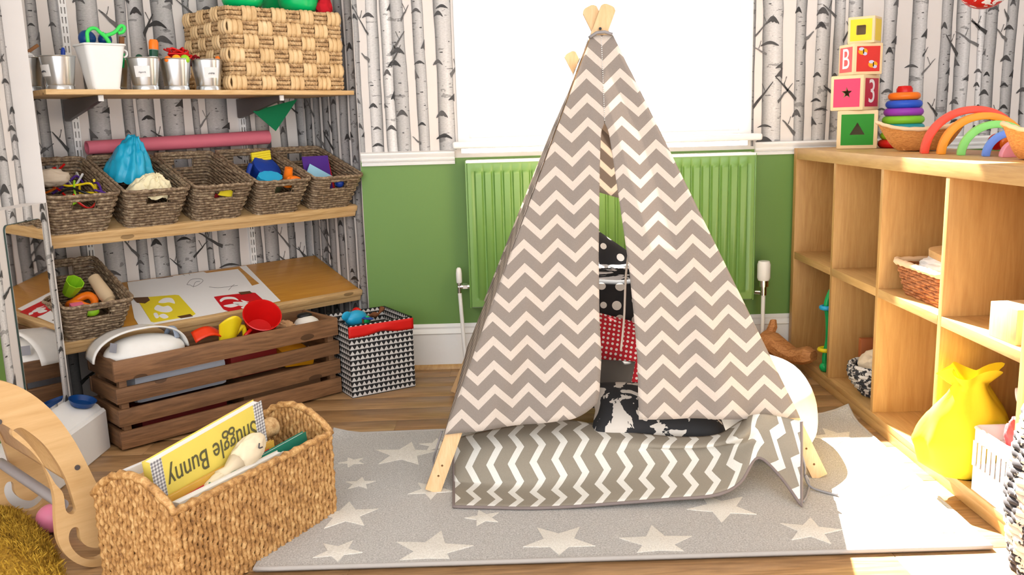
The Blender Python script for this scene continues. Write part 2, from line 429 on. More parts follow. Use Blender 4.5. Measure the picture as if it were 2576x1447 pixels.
wallpaper(wall_ab, A(0, WD), AE, -AN, -1.2, -.001, 0, 2.55, tr_al([(30, 58, .6), (70, 84, .8), (97, 125, .6), (160, 186, .62), (222, 276, .72), (312, 340, .55), (348, 390, .75), (408, 462, .72), (486, 503, .55), (520, 575, .72), (608, 630, .6), (640, 676, .65), (702, 720, .45), (745, 770, .6)], 300), 5)  # trunk tones lowered in the alcove, its shade put into the print
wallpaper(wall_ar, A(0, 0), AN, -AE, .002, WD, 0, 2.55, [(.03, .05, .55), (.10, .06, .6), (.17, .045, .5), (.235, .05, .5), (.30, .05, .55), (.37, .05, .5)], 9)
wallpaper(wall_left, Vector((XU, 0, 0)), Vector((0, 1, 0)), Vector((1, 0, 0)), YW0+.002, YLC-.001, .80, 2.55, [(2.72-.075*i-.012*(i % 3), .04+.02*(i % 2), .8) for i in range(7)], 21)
wallpaper(wall_left, Vector((XL, 0, 0)), Vector((0, 1, 0)), Vector((1, 0, 0)), YG+.005, YLC-.001, 0, .80, [(2.715, .035, .95), (2.62, .05, .9), (2.53, .05, .9), (YG+.03, .05, 1.1)], 23)

# ---- trims
def profx(prof, x0, x1):
    mb = MB(); m = len(prof)
    mb.add([(x0, y, z) for y, z in prof]+[(x1, y, z) for y, z in prof], [tuple(range(m)), tuple(reversed(range(m, 2*m)))]+[(i, i+m, (i+1) % m+m, (i+1) % m) for i in range(m)]); return mb
def dado_prof(zt):
    zb = zt-.052; f = YB-.002
    return [(f, zb), (f-.012, zb), (f-.014, zb+.008), (f-.008, zb+.012), (f-.018, zb+.016), (f-.021, zb+.022), (f-.014, zb+.026), (f-.022, zb+.034), (f-.026, zb+.044), (f-.022, zt-.002), (f-.012, zt), (f, zt)]
struct('trim_1', profx(dado_prof(.897), -.565, -.192), M_white, bevel=0, sharp=30)
struct('trim_2', profx(dado_prof(.897), 1.012, 2.24), M_white, sharp=30)
bp = [(YB, 0), (YB-.012, 0), (YB-.018, .004), (YB-.018, .145), (YB-.022, .150), (YB-.018, .158), (YB-.010, .168), (YB-.012, .176), (YB-.006, .188), (YB, .190)]
base_b = struct('baseboard_back', profx(bp, -.56, 2.24), M_white, sharp=30)
struct('trim_3', profx([(YB-.018, 0), (YB-.034, 0), (YB-.033, .008), (YB-.027, .015), (YB-.018, .018)], -.56, 1.14), M_oakx, sharp=40)
# boxed skirting on the left wall, with a moulded top
XS = -1.302
sp = [(XL, 0), (XS, 0), (XS+.003, .004), (XS+.002, .128), (XS-.004, .136), (XS-.012, .138), (XS-.022, .150), (XS-.045, .158), (XS-.06, .160), (XS-.08, .172), (XL, .178)]
m_ = len(sp); mb = MB(); y0, y1 = YW0, YLC+.012
mb.add([(x, y0, z) for x, z in sp]+[(x, y1 - (XS-x)*.0, z) for x, z in sp], [tuple(range(m_)), tuple(reversed(range(m_, 2*m_)))]+[(i, i+m_, (i+1) % m_+m_, (i+1) % m_) for i in range(m_)])
struct('baseboard_left', mb, M_white, sharp=35)

# ---- window
wf = MB(); fy0, fy1 = YB-.008, YB+.05
wf.box(WL-.012, WL+.035, fy0, fy1, WB, WT+.02).box(WR_-.035, WR_+.012, fy0, fy1, WB, WT+.02).box(WL+.03, WR_-.03, fy0, fy1, WB, WB+.03).box(WL+.03, WR_-.03, fy0, fy1, WT-.02, WT+.02)
win = struct('window_1', wf, M_white, bevel=.004)
sash = MB(); sy0, sy1 = YB+.012, YB+.055
a0, a1, b0, b1 = WL+.03, WR_-.03, WB+.028, WT-.015
sash.box(a0, a0+.045, sy0, sy1, b0, b1).box(a1-.045, a1, sy0, sy1, b0, b1).box(a0+.04, a1-.04, sy0, sy1, b0, b0+.045).box(a0+.04, a1-.04, sy0, sy1, b1-.045, b1)
ob('sash', sash, M_white, win, bevel=.004)
M_glass = newmat('window_glass')[0]; _g = NG(M_glass.node_tree)
_tr = _g.n('ShaderNodeBsdfTransparent'); _gl = _g.n('ShaderNodeBsdfGlossy'); _gl.inputs['Roughness'].default_value = .02; _mx = _g.n('ShaderNodeMixShader'); _mx.inputs[0].default_value = .06
_g.l(_tr.outputs[0], _mx.inputs[1]); _g.l(_gl.outputs[0], _mx.inputs[2]); _g.l(_mx.outputs[0], M_glass.node_tree.nodes['Material Output'].inputs[0])
ob('pane', MB().box(a0+.04, a1-.04, YB+.03, YB+.036, b0+.04, b1-.04), M_glass, win)
ob('window_sill', MB().box(-.196, 1.022, YB-.085, YB+.02, .905, .932), M_white, win, bevel=.010, seg=3)

# ---- radiator
RY = YB-.105                                                            # front face
pL, pR = PY(1171, 403, RY), PY(1903, 385, RY); RX0, RX1, RZ1, RZ0 = pL.x, pR.x, (pL.z+pR.z)/2, .27
rad = thing('radiator', 'green painted ribbed panel radiator under the window', 'radiator', ((RX0+RX1)/2, RY, RZ0))
hw = (RX1-RX0)/2; hh = RZ1-RZ0-.006
xs = [-hw, -hw+.006, -hw+.016, -hw+.022]; nr = 29; pit = (2*hw-.06)/nr; ribx = []
for i in range(nr):
    c = -hw+.03+pit*(i+.5)
    for d in (-.46, -.36, -.30, .30, .36, .46): xs.append(c+d*pit)
    ribx.append(c)
xs += [hw-.022, hw-.016, hw-.006, hw]
zs = [0, .006, .03, .036, .046, hh-.05, hh-.040, hh-.034, hh-.006, hh]
def rdep(x, z):
    if x in (-hw, hw) or z in (0, hh): return .012
    d = 0.0
    if .036 < z < hh-.034:
        for c in ribx:
            t = abs(x-c)/pit
            if t < .5:
                if t < .33: d = -.006
                elif t < .40: d = -.002
                else: d = .004
    return d
pm = MB(); nx = len(xs)
pm.add([(x, rdep(x, z), z) for z in zs for x in xs], [(j*nx+i, j*nx+i+1, (j+1)*nx+i+1, (j+1)*nx+i) for j in range(len(zs)-1) for i in range(nx-1)])
M_rad = plain('radiator_green_enamel', srgb(112, 154, 78), .32, .03, 6)
ob('front_panel', pm, M_rad, rad, sharp=50)
ob('side_cover', MB().box(-hw-.004, -hw+.004, .006, .085, .0, hh+.004), M_rad, rad, bevel=.003)
ob('side_cover', MB().box(hw-.004, hw+.004, .006, .085, .0, hh+.004), M_rad, rad, bevel=.003)
ob('back_panel', MB().box(-hw, hw, .07, .082, 0, hh), M_rad, rad)
gr = MB().box(-hw, hw, .004, .012, hh-.004, hh+.006).box(-hw, hw, .072, .082, hh-.004, hh+.006)
k = 0
while -hw+.01+k*.022 < hw: gr.box(-hw+.004+k*.022, -hw+.016+k*.022, .008, .076, hh-.001, hh+.005); k += 1
ob('top_grille', gr, M_white, rad)
M_chrome = plain('chrome', (.8, .8, .8), .15, .02, metal=1)
M_plas = plain('white_plastic', (.85, .85, .83), .4, .02)
v = ob('lockshield_valve', MB().lathe([(.0, 0), (.010, 0), (.012, .005), (.012, .04), (.010, .058), (.005, .064), (0, .064)], 16, (-hw-.045, .03, .10)), M_plas, rad, smooth=True)
ob('valve_body', MB().cyl((-hw-.045, .03, .06), (-hw-.045, .03, .102), .009).cyl((-hw-.05, .03, .085), (-hw+.01, .03, .085), .009).cyl((-hw-.030, .03, .085), (-hw-.012, .03, .085), .014, n=6), M_chrome, rad, sharp=40)
ob('pipe', MB().cyl((-hw-.045, .03, .07), (-hw-.030, .03, -RZ0+.002), .008), M_plas, rad, sharp=40)
ob('thermostat_head', MB().lathe([(0, .0), (.022, .0), (.026, .01), (.026, .065), (.022, .078), (0, .08)], 20, (hw+.04, .0, .08)), M_plas, rad, sharp=40)
ob('valve_body', MB().cyl((hw+.04, .0, .02), (hw+.04, .0, .085), .013).cyl((hw-.005, .03, .03), (hw+.04, .0, .03), .009).cyl((hw+.04, 0, .055), (hw+.04, 0, .082), .02, n=16), M_chrome, rad, sharp=40)
ob('pipe', MB().cyl((hw+.04, .0, .03), (hw+.04, .0, -RZ0+.002), .008), M_plas, rad, sharp=40)

# ---- mirror on the left wall
mc = [PX(8, 572, XL), PX(94, 548, XL), PX(158, 1003, XL), PX(62, 990, XL)]
my0, my1 = (mc[0].y+mc[3].y)/2, (mc[1].y+mc[2].y)/2; mz1 = (mc[0].z+mc[1].z)/2; mz0 = .19
M_mirror = newmat('mirror')[0]; _b = M_mirror.node_tree.nodes['Principled BSDF']; _b.inputs['Metallic'].default_value = 1; _b.inputs['Roughness'].default_value = .02; _b.inputs['Base Color'].default_value = (.82, .8, .78, 1)
mt = thing('mirror', 'tall frameless mirror fixed to the birch papered left wall', 'mirror', (XL, (my0+my1)/2, mz0))
hwm = (my1-my0)/2
def rr(w, h, r, k=5):
    pts = []
    for cx, cy, a in ((w-r, h-r, 0), (-w+r, h-r, 90), (-w+r, r, 180), (w-r, r, 270)):
        for i in range(k+1):
            t = radians(a+90*i/k); pts.append((cx+r*cos(t), cy+r*sin(t)))
    return pts
ob('mirror_plate', MB().prism(rr(hwm, mz1-mz0, .015), 0.0015, .006, lambda a, b, d: (d, a, b)), M_mirror, mt)
ob('mirror_edge', MB().prism(rr(hwm+.0015, mz1-mz0+.0015, .016), 0.0002, .0045, lambda a, b, d: (d, a, b)), plain('dark_edge', (.03, .06, .05), .4), mt)
# ================================================================== alcove shelves and what stands on them
def speckle(name, cs, scale=120, rough=.7, bump=.003, stretch=(1, 1, 1)):
    m, nt, b = newmat(name); g = NG(nt); f = g.noise(g.obj(stretch), scale, 4, .65)
    g.l(g.ramp(f, cs), b.inputs['Base Color']); b.inputs['Roughness'].default_value = rough; g.bump(g.noise(g.obj(stretch), scale*3, 3), .6, bump, b); MATS[name] = m; return m
M_sea = speckle('seagrass', [(.30, srgb(82, 62, 46)), (.5, srgb(128, 106, 82)), (.70, srgb(186, 166, 136))], 85, .6, .0015)
M_hya = speckle('water_hyacinth', [(.2, srgb(186, 146, 94)), (.5, srgb(224, 190, 140)), (.8, srgb(240, 216, 172))], 25, .65, .002, (1, 1, .3))
M_hyb = speckle('braided_hyacinth', [(.28, srgb(120, 86, 52)), (.5, srgb(196, 160, 114)), (.75, srgb(232, 206, 162))], 60)
M_grey = plain('grey_metal', srgb(92, 84, 82), .45, .05, metal=.3)
M_zinc = plain('galvanised_tin', (.62, .64, .65), .28, .10, 12, metal=1)
M_card = plain('white_card', (.82, .81, .80), .7, .02)
M_ink = plain('pencil_line', (.06, .06, .07), .6)
C = lambda n, r, g, b, ro=.4, **k: plain(n, srgb(r, g, b), ro, .05, spec=.35, **k)
P_red, P_blue, P_yel = C('red_plastic', 208, 24, 22, .25), C('blue_plastic', 26, 60, 150, .3), C('yellow_plastic', 236, 208, 30, .3)
P_org, P_grn, P_cyan = C('orange_plastic', 240, 120, 24, .3), C('green_plastic', 24, 170, 90, .3), C('cyan_plastic', 40, 160, 205, .3)
P_lime, P_pink, P_purp = C('lime_plastic', 150, 205, 40, .35), C('pink_plastic', 226, 110, 140, .4), C('purple_card', 74, 34, 130, .7)
P_black, P_wht = C('black_plastic', 22, 22, 24, .4), C('white_gloss_plastic', 232, 230, 226, .18)
P_rcard, P_ycard, P_teal = C('red_card', 200, 16, 28, .6), C('yellow_card', 226, 206, 44, .6), C('blue_polythene', 30, 160, 196, .25)
P_cream, P_tape, P_dred = C('cream_polythene', 232, 220, 182, .35), C('brown_tape', 92, 62, 36, .3), C('dark_red_fabric', 150, 18, 30, .9)
TH = math.atan(.34)
SH2, SH3 = (.045, .683), (.045, .332)
def SL(sh, u, y, z): return A(u, sh[0]+y*cos(TH)-z*sin(TH), sh[1]+y*sin(TH)+z*cos(TH))
SROT = (TH, 0, AROT)
def PS(sh, x, y, lift=0.0):                                           # pixel -> point in a sloping shelf's own frame
    nrm = AN*(-sin(TH))+Vector((0, 0, cos(TH))); p0 = SL(sh, 0, 0, lift); q = PP(x, y, p0, nrm)-SL(sh, 0, 0, 0)
    return q.dot(AE), q.dot(AN*cos(TH)+Vector((0, 0, sin(TH)))), lift

# ---- uprights and shelves
for px, py, yy, lbu in ((178, 200, .40, 'white slotted steel upright behind the white pot and tin buckets'), (612, 330, .40, 'white slotted steel upright behind the chunky basket and paper roll end')):
    u_ = PA(px, py, yy)[0]
    t = thing('shelf_upright', lbu, 'shelf upright', A(u_, WD-.0115, .25), (0, 0, AROT), 'slotted uprights behind the alcove shelves')
    ch = MB().box(-.0125, -.0110, -.001, .0115, 0, 1.9).box(.0110, .0125, -.001, .0115, 0, 1.9)      # folded steel channel with real slots
    for xa, xb in ((-.0112, -.0077), (-.0033, .0033), (.0077, .0112)): ch.box(xa, xb, -.001, .0005, 0, 1.9)
    for k in range(58):
        za, zb = max(0, -.018+k*.033+.0), min(1.9, .015+k*.033)
        for s in (-1, 1): ch.box(s*.0055-.0023, s*.0055+.0023, -.001, .0005, zb-.011 if k else 0, zb)
    ob('channel', ch, M_white, t)
top = thing('shelf', 'flat pine shelf carrying tin buckets and a chunky woven basket', 'shelf', A(0, .0, 1.127), (0, 0, AROT))
ob('board', MB().box(-1.14, -.002, .014, .385, 0, .0165), M_pine, top, bevel=.0015)
for tx, ty in ((252, 250), (706, 246)):
    ub = PA(tx, ty, .06)[0]; bk = MB()
    poly = [(.055, -.002), (.398, -.002), (.398, -.075), (.385, -.078), (.055, -.018)]
    bk.prism(poly, ub-.008, ub+.008, lambda a, b, d: (d, a, b)); b_ = ob('bracket', bk, M_grey, top, bevel=.001)
    ob('end_cap', MB().box(ub-.008, ub+.008, .050, .056, -.02, -.001), M_white, b_)
def sloping(sh, label, boardmat):
    t = thing('sloping_shelf', label, 'shelf', SL(sh, 0, 0, 0), SROT)
    ob('board', MB().box(-1.185, -.003, .006, .366, -.018, 0), boardmat, t, bevel=.001)
    ob('front_lip', MB().box(-1.175, -.004, -.010, .012, -.016, .006), M_pine, t, bevel=.002)
    ob('lower_batten', MB().box(-1.175, -.006, -.006, .014, -.040, -.0165), M_pine, t, bevel=.002)
    for px_, py_ in ((230, 626), (560, 585)):
        ub = PA(px_, py_, .05)[0]; bk = MB().prism([(.02, -.017), (.362, -.017), (.347, -.055), (.03, -.03)], ub-.007, ub+.007, lambda a, b, d: (d, a, b)); ob('bracket', bk, M_white, t)
    return t
M_vboard = wood('amber_varnished_board', srgb(176, 118, 40), srgb(204, 150, 62), 'x', .35, .6, .4, .03)
sloping(SH2, 'sloping pine shelf with a front lip holding five seagrass baskets', M_pine)
sloping(SH3, 'low sloping shelf with amber board and pine front lip', M_vboard)

# ---- woven rectangular basket
def rrect(w, d, r, n):
    per = []; w2, d2 = w/2-r, d/2-r; segs = [((w2, -d2-r), (-1, 0), 2*w2), None, ((-w2-r, -d2), (0, 1), 2*d2), None, ((-w2, d2+r), (1, 0), 2*w2), None, ((w2+r, d2), (0, -1), 2*d2), None]
    arcs = [(-w2, -d2, 270), (-w2, d2, 180), (w2, d2, 90), (w2, -d2, 0)]
    L = 4*w2+4*d2+2*pi*r; out = []
    for i in range(n):
        s = L*i/n; k = 0
        while True:
            sg = segs[k]; l = sg[2] if sg else pi*r/2
            if s <= l or k == 7: break
            s -= l; k += 1
        if sg: p = (sg[0][0]+sg[1][0]*s, sg[0][1]+sg[1][1]*s); nn = {(-1, 0): (0, -1), (0, 1): (-1, 0), (1, 0): (0, 1), (0, -1): (1, 0)}[sg[1]]
        else:
            cx, cy, a = arcs[k//2]; t = radians(a-90*s/(pi*r/2)); p = (cx+r*cos(t), cy+r*sin(t)); nn = (cos(t), sin(t))
        out.append((p, nn))
    return out
def woven(Wb, Db, Wt, Dt, h, pitch, r, n=110, stakes=26, hole=None, amp=.0022, rad=.02, seed=1, topf=None, dirn='h'):
    mb = MB(); rows = int(h/pitch); rnd = random.Random(seed)
    for k in range(rows):
        t = (k+.5)/rows; path = rrect(lerp(Wb, Wt, t), lerp(Db, Dt, t), rad, n); run = []; runs = []
        for i in range(n+1):
            (px, py), nn = path[i % n]; ph = sin(2*pi*stakes*i/n/2*2*.5+pi*k); o_ = amp*ph
            bad = False
            if hole and abs(px) < hole[0] and hole[1] < t < hole[2] and abs(nn[1]) > .9: bad = True
            if topf and t*h > topf(px, py): bad = True
            if bad:
                if len(run) > 1: runs.append(run)
                run = []
            else: run.append((px+nn[0]*o_, py+nn[1]*o_, t*h+rnd.uniform(-.0008, .0008)))
        if len(run) > 1: runs.append(run)
        for q in runs: mb.tube(q, r, 5, caps=False)
    return mb
def rimtube(Wt, Dt, h, r, rad=.02, n=72, tw=.0012):
    path = rrect(Wt, Dt, rad, n); return MB().tube([(p[0], p[1], h+tw*sin(i*2.2)) for i, (p, _) in enumerate(path)], [r*(1+.14*sin(i*2.9)) for i in range(n)], 7, closed=True)
BW = dict(Wb=.172, Db=.27, Wt=.218, Dt=.345, h=.148)
bk_weave = woven(**BW, pitch=.0105, r=.0058, hole=(.036, .62, .88)).mesh('woven_body', smooth=True)
bk_rim = rimtube(.222, .349, .148, .0060).mesh('rim', smooth=True)
_hls = []
for s in (-1, 1):
    z0, z1, yy0, yy1 = .148*.63, .148*.88, s*(lerp(.27, .345, .63)/2), s*(lerp(.27, .345, .88)/2)
    _hls.append(MB()); _hls[-1].tube([(-.036, yy0, z0), (.036, yy0, z0), (.036, yy1, z1), (-.036, yy1, z1)], .0042, 6, closed=True)
bk_holes = [_h.mesh('handle_hole_edging', smooth=True) for _h in _hls]
bk_bot = MB().box(-.086, .086, -.133, .133, .002, .008).mesh('base')
def basket(sh, u, label):
    t = thing('seagrass_basket', label, 'basket', SL(sh, u, .135, .001), SROT, 'tapered seagrass baskets on the sloping shelves')
    for nm, me in (('woven_body', bk_weave), ('rim', bk_rim), ('handle_hole_edging', bk_holes[0]), ('handle_hole_edging', bk_holes[1]), ('base', bk_bot)): link(nm, me, M_sea, t)
    return t
BU = [-1.078, -.8405, -.6025, -.3645, -.1265]
for u_, lb in zip(BU, ('holding tangled pipe cleaners', 'stuffed with blue and cream plastic bags', 'nearly empty with a red scrap inside', 'holding paint pots and craft tubs', 'holding purple and red card')):
    basket(SH2, u_, 'tapered seagrass basket '+lb)
basket(SH3, -1.072, 'tapered seagrass basket of small toys on the amber sloping board')

def at_slope(o, sh, u, y, z, extra=0.0):
    o.location = SL(sh, u, y, z); o.rotation_euler = (TH, 0, AROT)
    return o
def crumple(r, seed, sx=1, sy=1, sz=1, amp=.35, n=36, m=22, fr=3.0):
    mb = MB()
    def fn(a, b):
        th = 2*pi*a; ph = pi*b; d = Vector((sin(ph)*cos(th), sin(ph)*sin(th), cos(ph)))
        k = 1+amp*(.9-abs(N3(d.x*fr*.7+seed, d.y*fr*.7, d.z*fr*.7))*2.2)+amp*.18*N3(d.x*fr*2.2+seed, d.y*fr*2.2, d.z*fr*2.2)
        return (d.x*r*k*sx, d.y*r*k*sy, d.z*r*k*sz)
    return mb.sheet(n, m, fn, closeu=True)
def bagdome(rx, ry, h, seed, n=72, m=30, folds=7):
    mb = MB()
    def fn(a, b):
        th = 2*pi*a; rho = b; cx, cy = .25*rx*(1-rho), .1*ry*(1-rho)
        f = sin(folds*th+seed+2.5*sin(2*th+seed))*(.5+.5*N3(cos(th)*1.5+seed, sin(th)*1.5, rho*2)); g_ = N3(cos(th)*rho*3+seed, sin(th)*rho*3, 4)
        R_ = rho*(1+.10*f*rho+.12*g_); z = h*(1-rho**1.5)+.020*f*rho*(1.15-rho)*2+.016*abs(g_)*sin(pi*rho)+.009*N3(cos(th)*rho*9+seed, sin(th)*rho*9, 1)-.03*max(0, rho-.85)
        return (R_*rx*cos(th)+cx, R_*ry*sin(th)+cy, z)
    return mb.sheet(n, m, fn, closeu=True)
def single(name, mb, m, label, cat, loc=(0, 0, 0), rot=(0, 0, 0), group=None, **k):
    o = ob(name, mb, m, None, loc=loc, rot=rot, **k); return tag(o, label, cat, group)
# pipe cleaners
rp = random.Random(4)
cols = [('red', P_red), ('yellow', P_yel), ('red', P_red), ('purple', P_purp), ('orange', P_org), ('white', P_wht), ('red', P_red), ('lime green', P_lime), ('black', P_black), ('pink', P_pink), ('yellow', P_yel), ('red', P_red), ('purple', P_purp), ('red', P_red)]
for i, (cn, m_) in enumerate(cols):
    pts = []; x0, y0 = rp.uniform(-.07, .07), rp.uniform(-.13, .08); a = rp.uniform(0, 6.28); z0 = .075+.05*i/len(cols)
    for j in range(6):
        pts.append((max(-.085, min(.085, x0)), max(-.14, min(.14, y0)), z0+rp.uniform(-.012, .03))); a += rp.uniform(-1, 1); x0 += .035*cos(a); y0 += .035*sin(a)
    at_slope(single('pipe_cleaner', MB().tube(catmull(pts, 5), .0038, 6), m_, cn+' pipe cleaner tangled in the seagrass basket beside the birch papered wall', 'pipe cleaner', group=cn+' pipe cleaners'), SH2, BU[0], .135, 0)
o = single('felt_scrap', crumple(.034, 8, 1.6, .9, .8, .15), C('beige_felt', 196, 180, 160, .9), 'beige felt scrap on top of the tangled pipe cleaners', 'fabric scrap', smooth=True); at_slope(o, SH2, BU[0]-.045, .13, .150)
o = single('plastic_bag', bagdome(.084, .092, .135, 3), P_teal, 'crumpled bright blue plastic bag bulging out of a seagrass basket', 'plastic bag', smooth=True); at_slope(o, SH2, BU[1]-.012, .185, .128)
o = single('plastic_bag', bagdome(.082, .062, .06, 15, folds=9), P_cream, 'crumpled cream plastic bag under the blue one', 'plastic bag', smooth=True); at_slope(o, SH2, BU[1]+.006, .045, .112)
o = single('felt_scrap', crumple(.045, 21, 1.3, 1, .5), P_dred, 'red scrap at the bottom of the nearly empty seagrass basket', 'fabric scrap', smooth=True); at_slope(o, SH2, BU[2]-.02, .10, .045)
o = single('yellow_scrap', MB().prism([(-.03, 0), (.02, -.012), (.032, .005), (.012, .02), (-.02, .016)], 0, .004, lambda a, b, d: (a, d, b)), P_ycard, 'yellow shape showing in the handle hole of the red scrap basket', 'craft shape'); at_slope(o, SH2, BU[2]+.015, -.018, .105)
# basket 4: craft tubs
def tub(r, h): return MB().lathe([(0, 0), (r*.9, 0), (r, h*.08), (r, h*.75), (r*1.06, h*.76), (r*1.06, h*.97), (r*.95, h), (0, h)], 22)
o = single('paint_pot', tub(.055, .07), P_blue, 'wide blue tub lying in the craft tub basket', 'tub', sharp=40); at_slope(o, SH2, BU[3]+.02, .19, .075); o.rotation_euler = (TH+.5, .3, AROT)
mb = MB()
for k in range(4): mb.tube([(-.04, .0, k*.009), (.04, .0, k*.009)], .0055, 8)
o = single('sponge_roller', mb, P_ycard, 'ridged yellow roller lying on the wide blue tub', 'roller', smooth=False, sharp=40); at_slope(o, SH2, BU[3]+.025, .19, .150); o.rotation_euler = (TH-.3, -.1, AROT)
prof = [(.052*cos(2*pi*i/40)*(1+.03*cos(11*2*pi*i/40)), .03*sin(2*pi*i/40)*(1+.04*cos(11*2*pi*i/40))) for i in range(40)]
o = single('cutter', MB().prism(prof, 0, .028, lambda a, b, d: (a, b, d)), P_cyan, 'scalloped light blue dough cutter in the craft tub basket', 'dough cutter', sharp=40); at_slope(o, SH2, BU[3]-.03, .035, .12); o.rotation_euler = (TH+.35, 0, AROT+.15)
o = single('glue_bottle', MB().lathe([(0, 0), (.018, 0), (.018, .04), (.017, .05), (.015, .075), (0, .077)], 18), P_org, 'orange capped bottle standing in the craft tub basket', 'bottle', sharp=40); at_slope(o, SH2, BU[3]+.062, .050, .09)
o = single('clay_lump', crumple(.018, 31, 1.5, 1, .6, .2), P_org, 'orange lump against the front rim of the craft tub basket', 'modelling clay', smooth=True); at_slope(o, SH2, BU[3]+.052, -.006, .140)
o = single('paint_scraper', MB().tube(catmull([(-.02, 0, 0), (0, .03, .03), (.02, .05, .06)], 5), .009, 8), P_blue, 'dark blue paint scraper sticking up beside the light blue dough cutter', 'paint scraper', smooth=True); at_slope(o, SH2, BU[3]-.062, .10, .09)
o = single('craft_jar', tub(.03, .06), C('olive_jar', 70, 72, 50, .4), 'dark olive jar seen through the handle hole of the craft tub basket', 'jar', sharp=40); at_slope(o, SH2, BU[3]+.0, .045, .045)
# basket 5: card
for k, (m_, lb, du, dz, ry) in enumerate(((P_rcard, 'red card sheet behind the purple card in the end basket', .03, .0, .0), (P_purp, 'purple card sheet leaning in the end seagrass basket', 0.0, .006, .0), (C('pale_blue_card', 150, 200, 225, .6), 'pale blue card sheet tucked beside the purple card', -.075, -.03, .5))):
    o = single('card_sheet', MB().box(-.06, .06, -.0012, .0012, 0, .15), m_, lb, 'card'); at_slope(o, SH2, BU[4]+du*.8, .10-.02*k, .03+dz); o.rotation_euler = (TH-.62+.12*k, ry, AROT)
o = single('blue_bead', MB().sphere((0, 0, 0), .018), P_blue, 'blue bead showing in the handle hole of the card basket', 'bead', smooth=True); at_slope(o, SH2, BU[4]+.03, .004, .105)
# basket 6 toys
o = single('toy_cup', MB().lathe([(0, 0), (.02, 0), (.026, .03), (.03, .06), (.027, .06), (.022, .01), (0, .008)], 8), P_lime, 'lime green fluted toy cup in the toy basket on the amber board', 'toy cup'); at_slope(o, SH3, -1.108, .135, .11); o.rotation_euler = (TH+.4, .3, AROT)
o = single('toy_ring', MB().tube([(.04*cos(2*pi*i/20), .03*sin(2*pi*i/20), .012*sin(4*pi*i/20)) for i in range(20)], .014, 8, closed=True), P_org, 'orange plastic ring in the toy basket on the amber board', 'toy ring', smooth=True); at_slope(o, SH3, -1.085, .075, .10)
o = single('wooden_brush', MB().lathe([(0, 0), (.016, 0), (.018, .02), (.014, .05), (.022, .055), (.022, .07), (.024, .075), (.020, .16), (0, .162)], 18), C('beige_bristle', 196, 172, 138, .8), 'pale bristle brush leaning in the toy basket on the amber board', 'brush', sharp=40); at_slope(o, SH3, -.998, -.002, .085); o.rotation_euler = (TH-1.1, -.25, AROT)
o = single('toy_block', MB().box(-.02, .02, -.015, .015, 0, .03), P_pink, 'pink toy brick against the front of the toy basket', 'toy brick', bevel=.003); at_slope(o, SH3, -1.125, .008, .105)
o = single('bead', MB().sphere((0, 0, 0), .016, sx=1.5), P_lime, 'green toy bead in the handle hole of the toy basket', 'bead', smooth=True); at_slope(o, SH3, -1.08, .004, .1)

# ---- pink paper roll and green pennant behind the baskets
p0, p1 = PA(218, 372, .335), PA(674, 345, .335)
v0, v1 = A(p0[0], .335, p0[1]), A(p1[0], .335, p1[1])
M_pinkp = C('pink_paper', 214, 112, 130, .55); L_ = (v1-v0).length
mb = MB().lathe([(.019, 0), (.024, 0), (.0262, L_*.5), (.028, L_), (.022, L_), (.019, 0)], 24)
single('paper_roll', mb, M_pinkp, 'long roll of pink paper lying behind the seagrass baskets', 'paper roll', v0, (v1-v0).to_track_quat('Z', 'Y').to_euler(), sharp=40)
fq = [PA(636, 280, .25), PA(748, 250, .25), PA(694, 330, .25)]
mb = MB().prism([(u, z) for u, z in fq], 0, .0015, lambda a, b, d: (a, d, b))
single('pennant', mb, C('green_felt', 14, 118, 74, .9), 'green triangular felt pennant hanging under the flat shelf', 'pennant', A(0, .25, 0), (0, 0, AROT))

# ---- top shelf: tin buckets
ZT = 1.1437
bkt = MB().lathe([(0, .004), (.038, .004), (.040, 0), (.0425, 0), (.0425, .012), (.0405, .015), (.0415, .018), (.0535, .103), (.0555, .105), (.0545, .107), (.052, .105), (.040, .016), (0, .014)], 36).mesh('bucket_body'); auto(bkt, 35)
def bucket(u, w, label, tagang=None, s=1.0):
    t = thing('tin_bucket', label, 'bucket', A(u, w, ZT), (0, 0, AROT), 'tin buckets on the flat shelf'); t.scale = (s, s, s)
    link('bucket_body', bkt, M_zinc, t)
    if tagang is not None:
        n_ = 8; mb = MB().sheet(n_, 1, lambda a, b: (lerp(.0465, .0515, b)*cos(tagang+(a-.5)*1.0), lerp(.0465, .0515, b)*sin(tagang+(a-.5)*1.0), lerp(.042, .078, b)))
        lab = ob('paper_label', mb, M_card, t)
        rr_ = random.Random(int(u*1000)); pts = []
        for i in range(15):
            a = tagang+(i/14-.5)*.42; rad_ = .0502+.0005; pts.append((rad_*cos(a), rad_*sin(a), .057+(.0035 if i % 2 else -.0035)*rr_.uniform(.3, 1)))
        ob('handwriting', MB().tube(pts, .0007, 5), M_ink, lab)
    return t
bucket(-1.141, .187, 'tin bucket half hidden behind the birch papered wall end')
bucket(-1.068, .10, 'tin bucket with a side label next to the white pot', -2.9)
bucket(-.862, .20, 'tin bucket standing behind the row, beside the white pot')
bucket(-.803, .075, 'tin bucket with a tilted label holding a glue stick', -2.1)
bucket(-.690, .085, 'tin bucket of pompoms and red wool', -.15)
bucket(-.578, .075, 'tin bucket labelled in front beside the chunky woven basket', -1.75)
